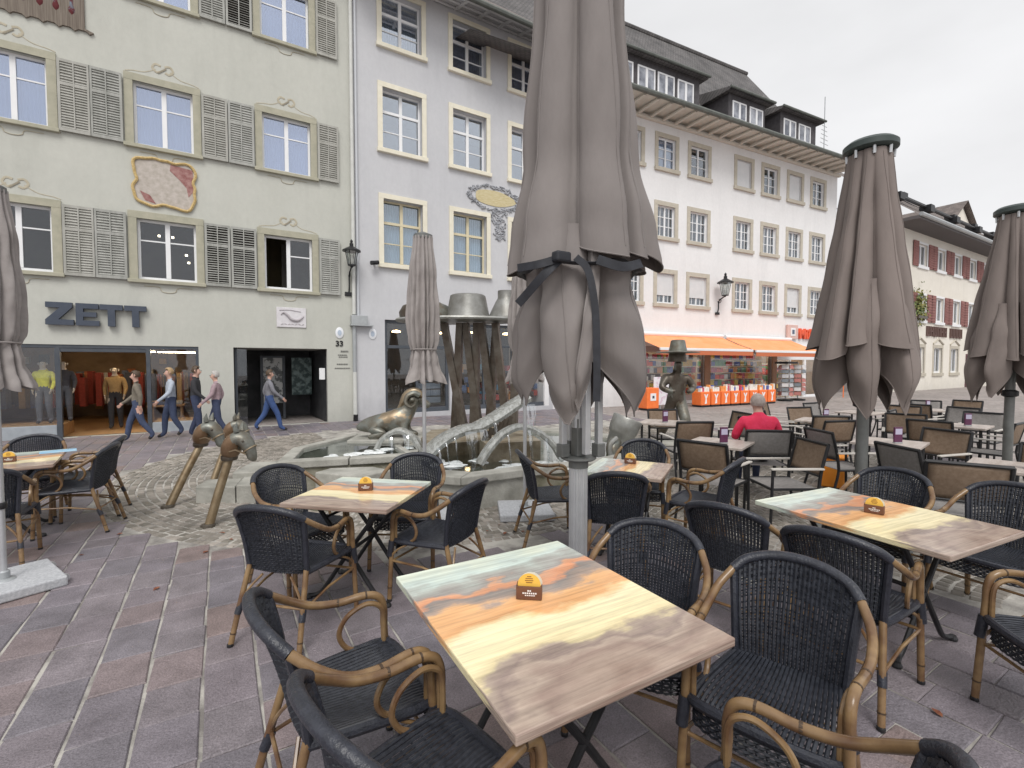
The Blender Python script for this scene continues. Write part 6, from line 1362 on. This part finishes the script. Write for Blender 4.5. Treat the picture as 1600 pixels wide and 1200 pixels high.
def figure(name, loc, th, h, mats, stride=.0, label='', cat='person', arms=(.1, -.1), group=None, hair=None, lean=.0, seated=False, elbows=(.1, .1)):
    o = empty(name, loc, R(th - 90)); tag(o, label, cat, group); s = h / 1.72
    P = lambda x_, y_, z_: (x_ * s, y_ * s, z_ * s)
    J = {}; E = []
    if not seated:
        b = lean
        J = {'pel': (P(0, 0, .96), .135 * s, .115 * s), 'belly': (P(0, b * .3, 1.10), .15 * s, .122 * s), 'chest': (P(0, b * .7, 1.30), .168 * s, .128 * s), 'neckb': (P(0, b, 1.45), .075 * s), 'neck': (P(0, b + .015, 1.51), .052 * s), 'jaw': (P(0, b + .035, 1.57), .068 * s, .078 * s), 'head': (P(0, b + .03, 1.63), .082 * s, .098 * s), 'top': (P(0, b + .02, 1.69), .06 * s, .075 * s), 'nose': (P(0, b + .135, 1.605), .013 * s)}
        for t, q in (('l', -1), ('r', 1)):
            k = stride * q
            J['hip' + t] = (P(q * .09, 0, .90), .104 * s); J['kn' + t] = (P(q * .095, k * .5 + .04, .50), .076 * s); J['an' + t] = (P(q * .095, k * .9 - (.08 if k < 0 else 0), .10 + (.08 if k < -.1 else 0)), .058 * s); J['toe' + t] = (P(q * .105, k * 1.0 + .14 - (.10 if k < 0 else 0), .035 + (.03 if k < -.1 else 0)), .036 * s)
            a = arms[0 if t == 'l' else 1]; eb = elbows[0 if t == 'l' else 1]
            J['sh' + t] = (P(q * .175, b * .9, 1.40), .068 * s); J['el' + t] = (P(q * .235, b * .7 + a * .5 - .02, 1.14), .056 * s); J['wr' + t] = (P(q * .225, b * .6 + a + eb, .90 + eb * .5), .040 * s)
    else:
        b = lean
        J = {'pel': (P(0, 0, .54), .15 * s, .14 * s), 'belly': (P(0, .0 + b * .3, .70), .155 * s, .135 * s), 'chest': (P(0, b * .7, .91), .175 * s, .14 * s), 'neckb': (P(0, b, 1.08), .085 * s), 'neck': (P(0, b + .02, 1.13), .056 * s), 'jaw': (P(0, b + .06, 1.19), .07 * s, .08 * s), 'head': (P(0, b + .05, 1.25), .085 * s, .10 * s), 'top': (P(0, b + .03, 1.31), .062 * s, .078 * s), 'nose': (P(0, b + .16, 1.215), .013 * s)}
        for t, q in (('l', -1), ('r', 1)):
            J['hip' + t] = (P(q * .10, .06, .53), .10 * s); J['kn' + t] = (P(q * .12, .46, .50), .068 * s); J['an' + t] = (P(q * .12, .48, .10), .045 * s); J['toe' + t] = (P(q * .13, .63, .036), .036 * s)
            J['sh' + t] = (P(q * .20, b * .9, 1.03), .08 * s); J['el' + t] = (P(q * .29, b * .7 + .06, .78), .06 * s); J['wr' + t] = (P(q * .20, b * .6 + .30, .74), .038 * s)
    E = [('pel', 'belly'), ('belly', 'chest'), ('chest', 'neckb'), ('neckb', 'neck'), ('neck', 'jaw'), ('jaw', 'head'), ('head', 'top'), ('jaw', 'nose')]
    for t, q in (('l', -1), ('r', 1)):
        E += [('pel', 'hip' + t), ('hip' + t, 'kn' + t), ('kn' + t, 'an' + t), ('an' + t, 'toe' + t), ('chest', 'sh' + t), ('sh' + t, 'el' + t), ('el' + t, 'wr' + t)]
        w = Vector(J['wr' + t][0]); e = Vector(J['el' + t][0]); d = (w - e).normalized(); sd = Vector((1, 0, 0)); sd = (sd - d * sd.dot(d)).normalized(); fw_ = sd.cross(d)
        J['pa' + t] = (tuple(w + d * .06 * s), .026 * s, .034 * s); E.append(('wr' + t, 'pa' + t))
        for i in range(4):
            off = fw_ * (i - 1.5) * .018 * s; ln = (.052, .062, .058, .045)[i]
            J['fa%d%s' % (i, t)] = (tuple(w + d * (.105) * s + off), .0095 * s); J['fb%d%s' % (i, t)] = (tuple(w + d * (.105 + ln) * s + off * 1.1 - sd * q * .018 * s), .008 * s); E += [('pa' + t, 'fa%d%s' % (i, t)), ('fa%d%s' % (i, t), 'fb%d%s' % (i, t))]
        J['tb' + t] = (tuple(w + d * .075 * s + fw_ * .045 * s), .010 * s); E.append(('wr' + t, 'tb' + t))
    def mo(k):
        if k[:2] in ('pa', 'fa', 'fb', 'tb') or k in ('neck', 'jaw', 'head', 'top', 'nose'): return 2
        if k[:3] in ('toe',) or k[:2] == 'an' and False: return 3
        if k[:2] in ('hi', 'kn', 'an') or k == 'pel': return 1
        return 0
    skin('body', J, E, mats, mo, 2, o)
    hc = Vector(J['head'][0]); f = Vector((0, 1, 0))
    for q in (-1, 1): MB().lathe([(0, -.009), (.010, 0), (0, .009)], 8, Matrix.Translation(hc + Vector((q * .034 * s, .098 * s, .0)))).build('eye', mat('eye_dark', (.03, .025, .02), rough=.3), o, True)
    for q in (-1, 1): MB().tube([tuple(hc + Vector((q * .082 * s, .0, -.035 * s))), tuple(hc + Vector((q * .092 * s, -.012 * s, 0))), tuple(hc + Vector((q * .084 * s, -.006 * s, .03 * s)))], [.010 * s, .017 * s, .009 * s], 6).build('ear', mats[2], o, True)
    if hair: hair_mesh(o, hc + Vector((0, -.008 * s, .012 * s)), f, s, hair)
    return o
def cloth(n, c): return mat('cloth_' + n, c, tuple(v * 1.3 for v in c), rough=.9, scale=18, bump=.15, bscale=30)
jeans = cloth('jeans', (.045, .06, .11)); navy = cloth('navy', (.035, .045, .085)); greyj = cloth('grey_jacket', (.17, .17, .19)); blackc = cloth('black', (.03, .03, .034)); khaki = cloth('khaki', (.16, .14, .11)); checked = cloth('mauve', (.30, .22, .24)); shoe = cloth('shoe', (.03, .026, .025)); paleb = cloth('pale_blue', (.36, .40, .46))
h_br = mat('hair_brown', (.06, .038, .022), (.10, .065, .04), rough=.6, scale=40); h_gr = mat('hair_grey', (.36, .34, .32), (.48, .46, .44), rough=.6, scale=40); h_bl = mat('hair_blond', (.34, .22, .11), (.44, .31, .17), rough=.6, scale=40)
G = 'passers-by in front of the houses'
figure('person', (-1.60, 13.35, 0), 178, 1.56, [khaki, jeans, M_skin, shoe], .26, 'walking person in dull khaki jacket and jeans before the shop doorway', arms=(-.16, .2), group=G, hair=h_br, elbows=(.06, .1))
figure('person', (-1.02, 13.75, 0), 196, 1.62, [paleb, jeans, M_skin, shoe], .14, 'walking person in pale blue top before the right shop window', arms=(.18, -.16), group=G, hair=h_bl, elbows=(.1, .05))
figure('person', (-.52, 13.6, 0), -14, 1.66, [blackc, navy, M_skin, shoe], .09, 'person in black jacket walking right past the shop window edge', arms=(-.1, .14), group=G, hair=h_br)
figure('person', (-.10, 12.9, 0), 168, 1.55, [checked, navy, M_skin, shoe], .20, 'grey-haired person in mauve jacket by the pale wall right of the shop', arms=(.15, -.12), group=G, hair=h_gr, elbows=(.1, .1))
figure('person', (1.05, 13.7, 0), 4, 1.57, [greyj, cloth('blue_trousers', (.04, .075, .19)), M_skin, shoe], .30, 'person in grey jacket and blue trousers striding past the dark recessed entrance', arms=(-.15, .18), group=G, hair=h_br)
figure('person', (6.02, 3.62, 0), 50, 1.66, [M_red, navy, M_skin, shoe], 0, 'seated person in a bright red jacket seen from behind on the terrace', hair=mat('hair_thin', (.34, .28, .25), (.44, .38, .35), rough=.6, scale=30), lean=.06, seated=True)
f_ = Vector((math.cos(R(50)), math.sin(R(50)), 0)); place_mesh(6.02 - f_.x * .30, 3.62 - f_.y * .30, 50, 1, 'grey mesh chair on which the person in red sits')
# shop-window dummies
pla = mat('mannequin_skin', (.50, .42, .34), rough=.4)
figure('mannequin', (-3.62, 15.55, .30), -95, 1.52, [cloth('yellow_coat', (.55, .50, .05)), cloth('grey_trousers', (.09, .09, .10)), pla, shoe], .03, 'shop mannequin in yellow jacket in the left display window', 'mannequin', group='mannequins in the clothes shop')
figure('mannequin', (-3.30, 15.75, .30), -85, 1.52, [cloth('dark_coat', (.05, .045, .05)), cloth('grey_trousers', (.09, .09, .10)), pla, shoe], .03, 'shop mannequin in dark coat right of the yellow one in the left window', 'mannequin', group='mannequins in the clothes shop')
figure('mannequin', (-2.42, 16.4, .01), -90, 1.66, [cloth('tan_coat', (.30, .19, .08)), blackc, pla, shoe], .03, 'shop mannequin in tan jacket standing in the open shop doorway', 'mannequin', group='mannequins in the clothes shop')
for x_, y_ in ((-3.62, 15.55), (-3.30, 15.75)):
    pass
MB().bbox(-4.8, -3.25, .30, 1.3, 0.001, .295, .01).build('display_floor', M_wood, LB); MB().bbox(-1.5, -.58, .30, 1.2, 0.001, .245, .01).build('display_floor', M_wood, LB)
# ================================================================ FALLEN LEAVES
lm_ = bpy.data.meshes.new('fallen_leaf'); lv = [(0, -.03, .004), (.016, -.012, .008), (.02, .008, .010), (.008, .026, .006), (0, .036, .004), (-.008, .026, .007), (-.02, .008, .012), (-.016, -.012, .008), (0, 0, .002)]
lm_.from_pydata(lv, [], [(8, i, (i + 1) % 8) for i in range(8)]); lm_.update(); lm_.materials.append(mat('dry_leaf', (.15, .045, .025), (.26, .10, .05), rough=.7, scale=20))
lr = random.Random(31)
for x_, y_ in [(-.45, 4.45), (-.9, 6.1), (.05, 5.35), (-.15, 5.1), (2.3, 4.25), (2.42, 4.1), (2.2, 4.4), (2.5, 4.35), (2.05, 4.15), (-.02, 5.6), (.3, 5.2), (2.35, 1.55), (2.95, .85), (-1.1, 5.6), (2.6, 4.05), (2.15, 4.55)]:
    o = bpy.data.objects.new('fallen_leaf', lm_); COL.objects.link(o); o.location = (x_, y_, .003); o.rotation_euler = (lr.uniform(-.15, .15), lr.uniform(-.15, .15), lr.uniform(0, 6)); o.scale = [lr.uniform(.55, .95)] * 3
    tag(o, 'small dry reddish leaf fallen on the paving', 'leaf', 'fallen leaves')
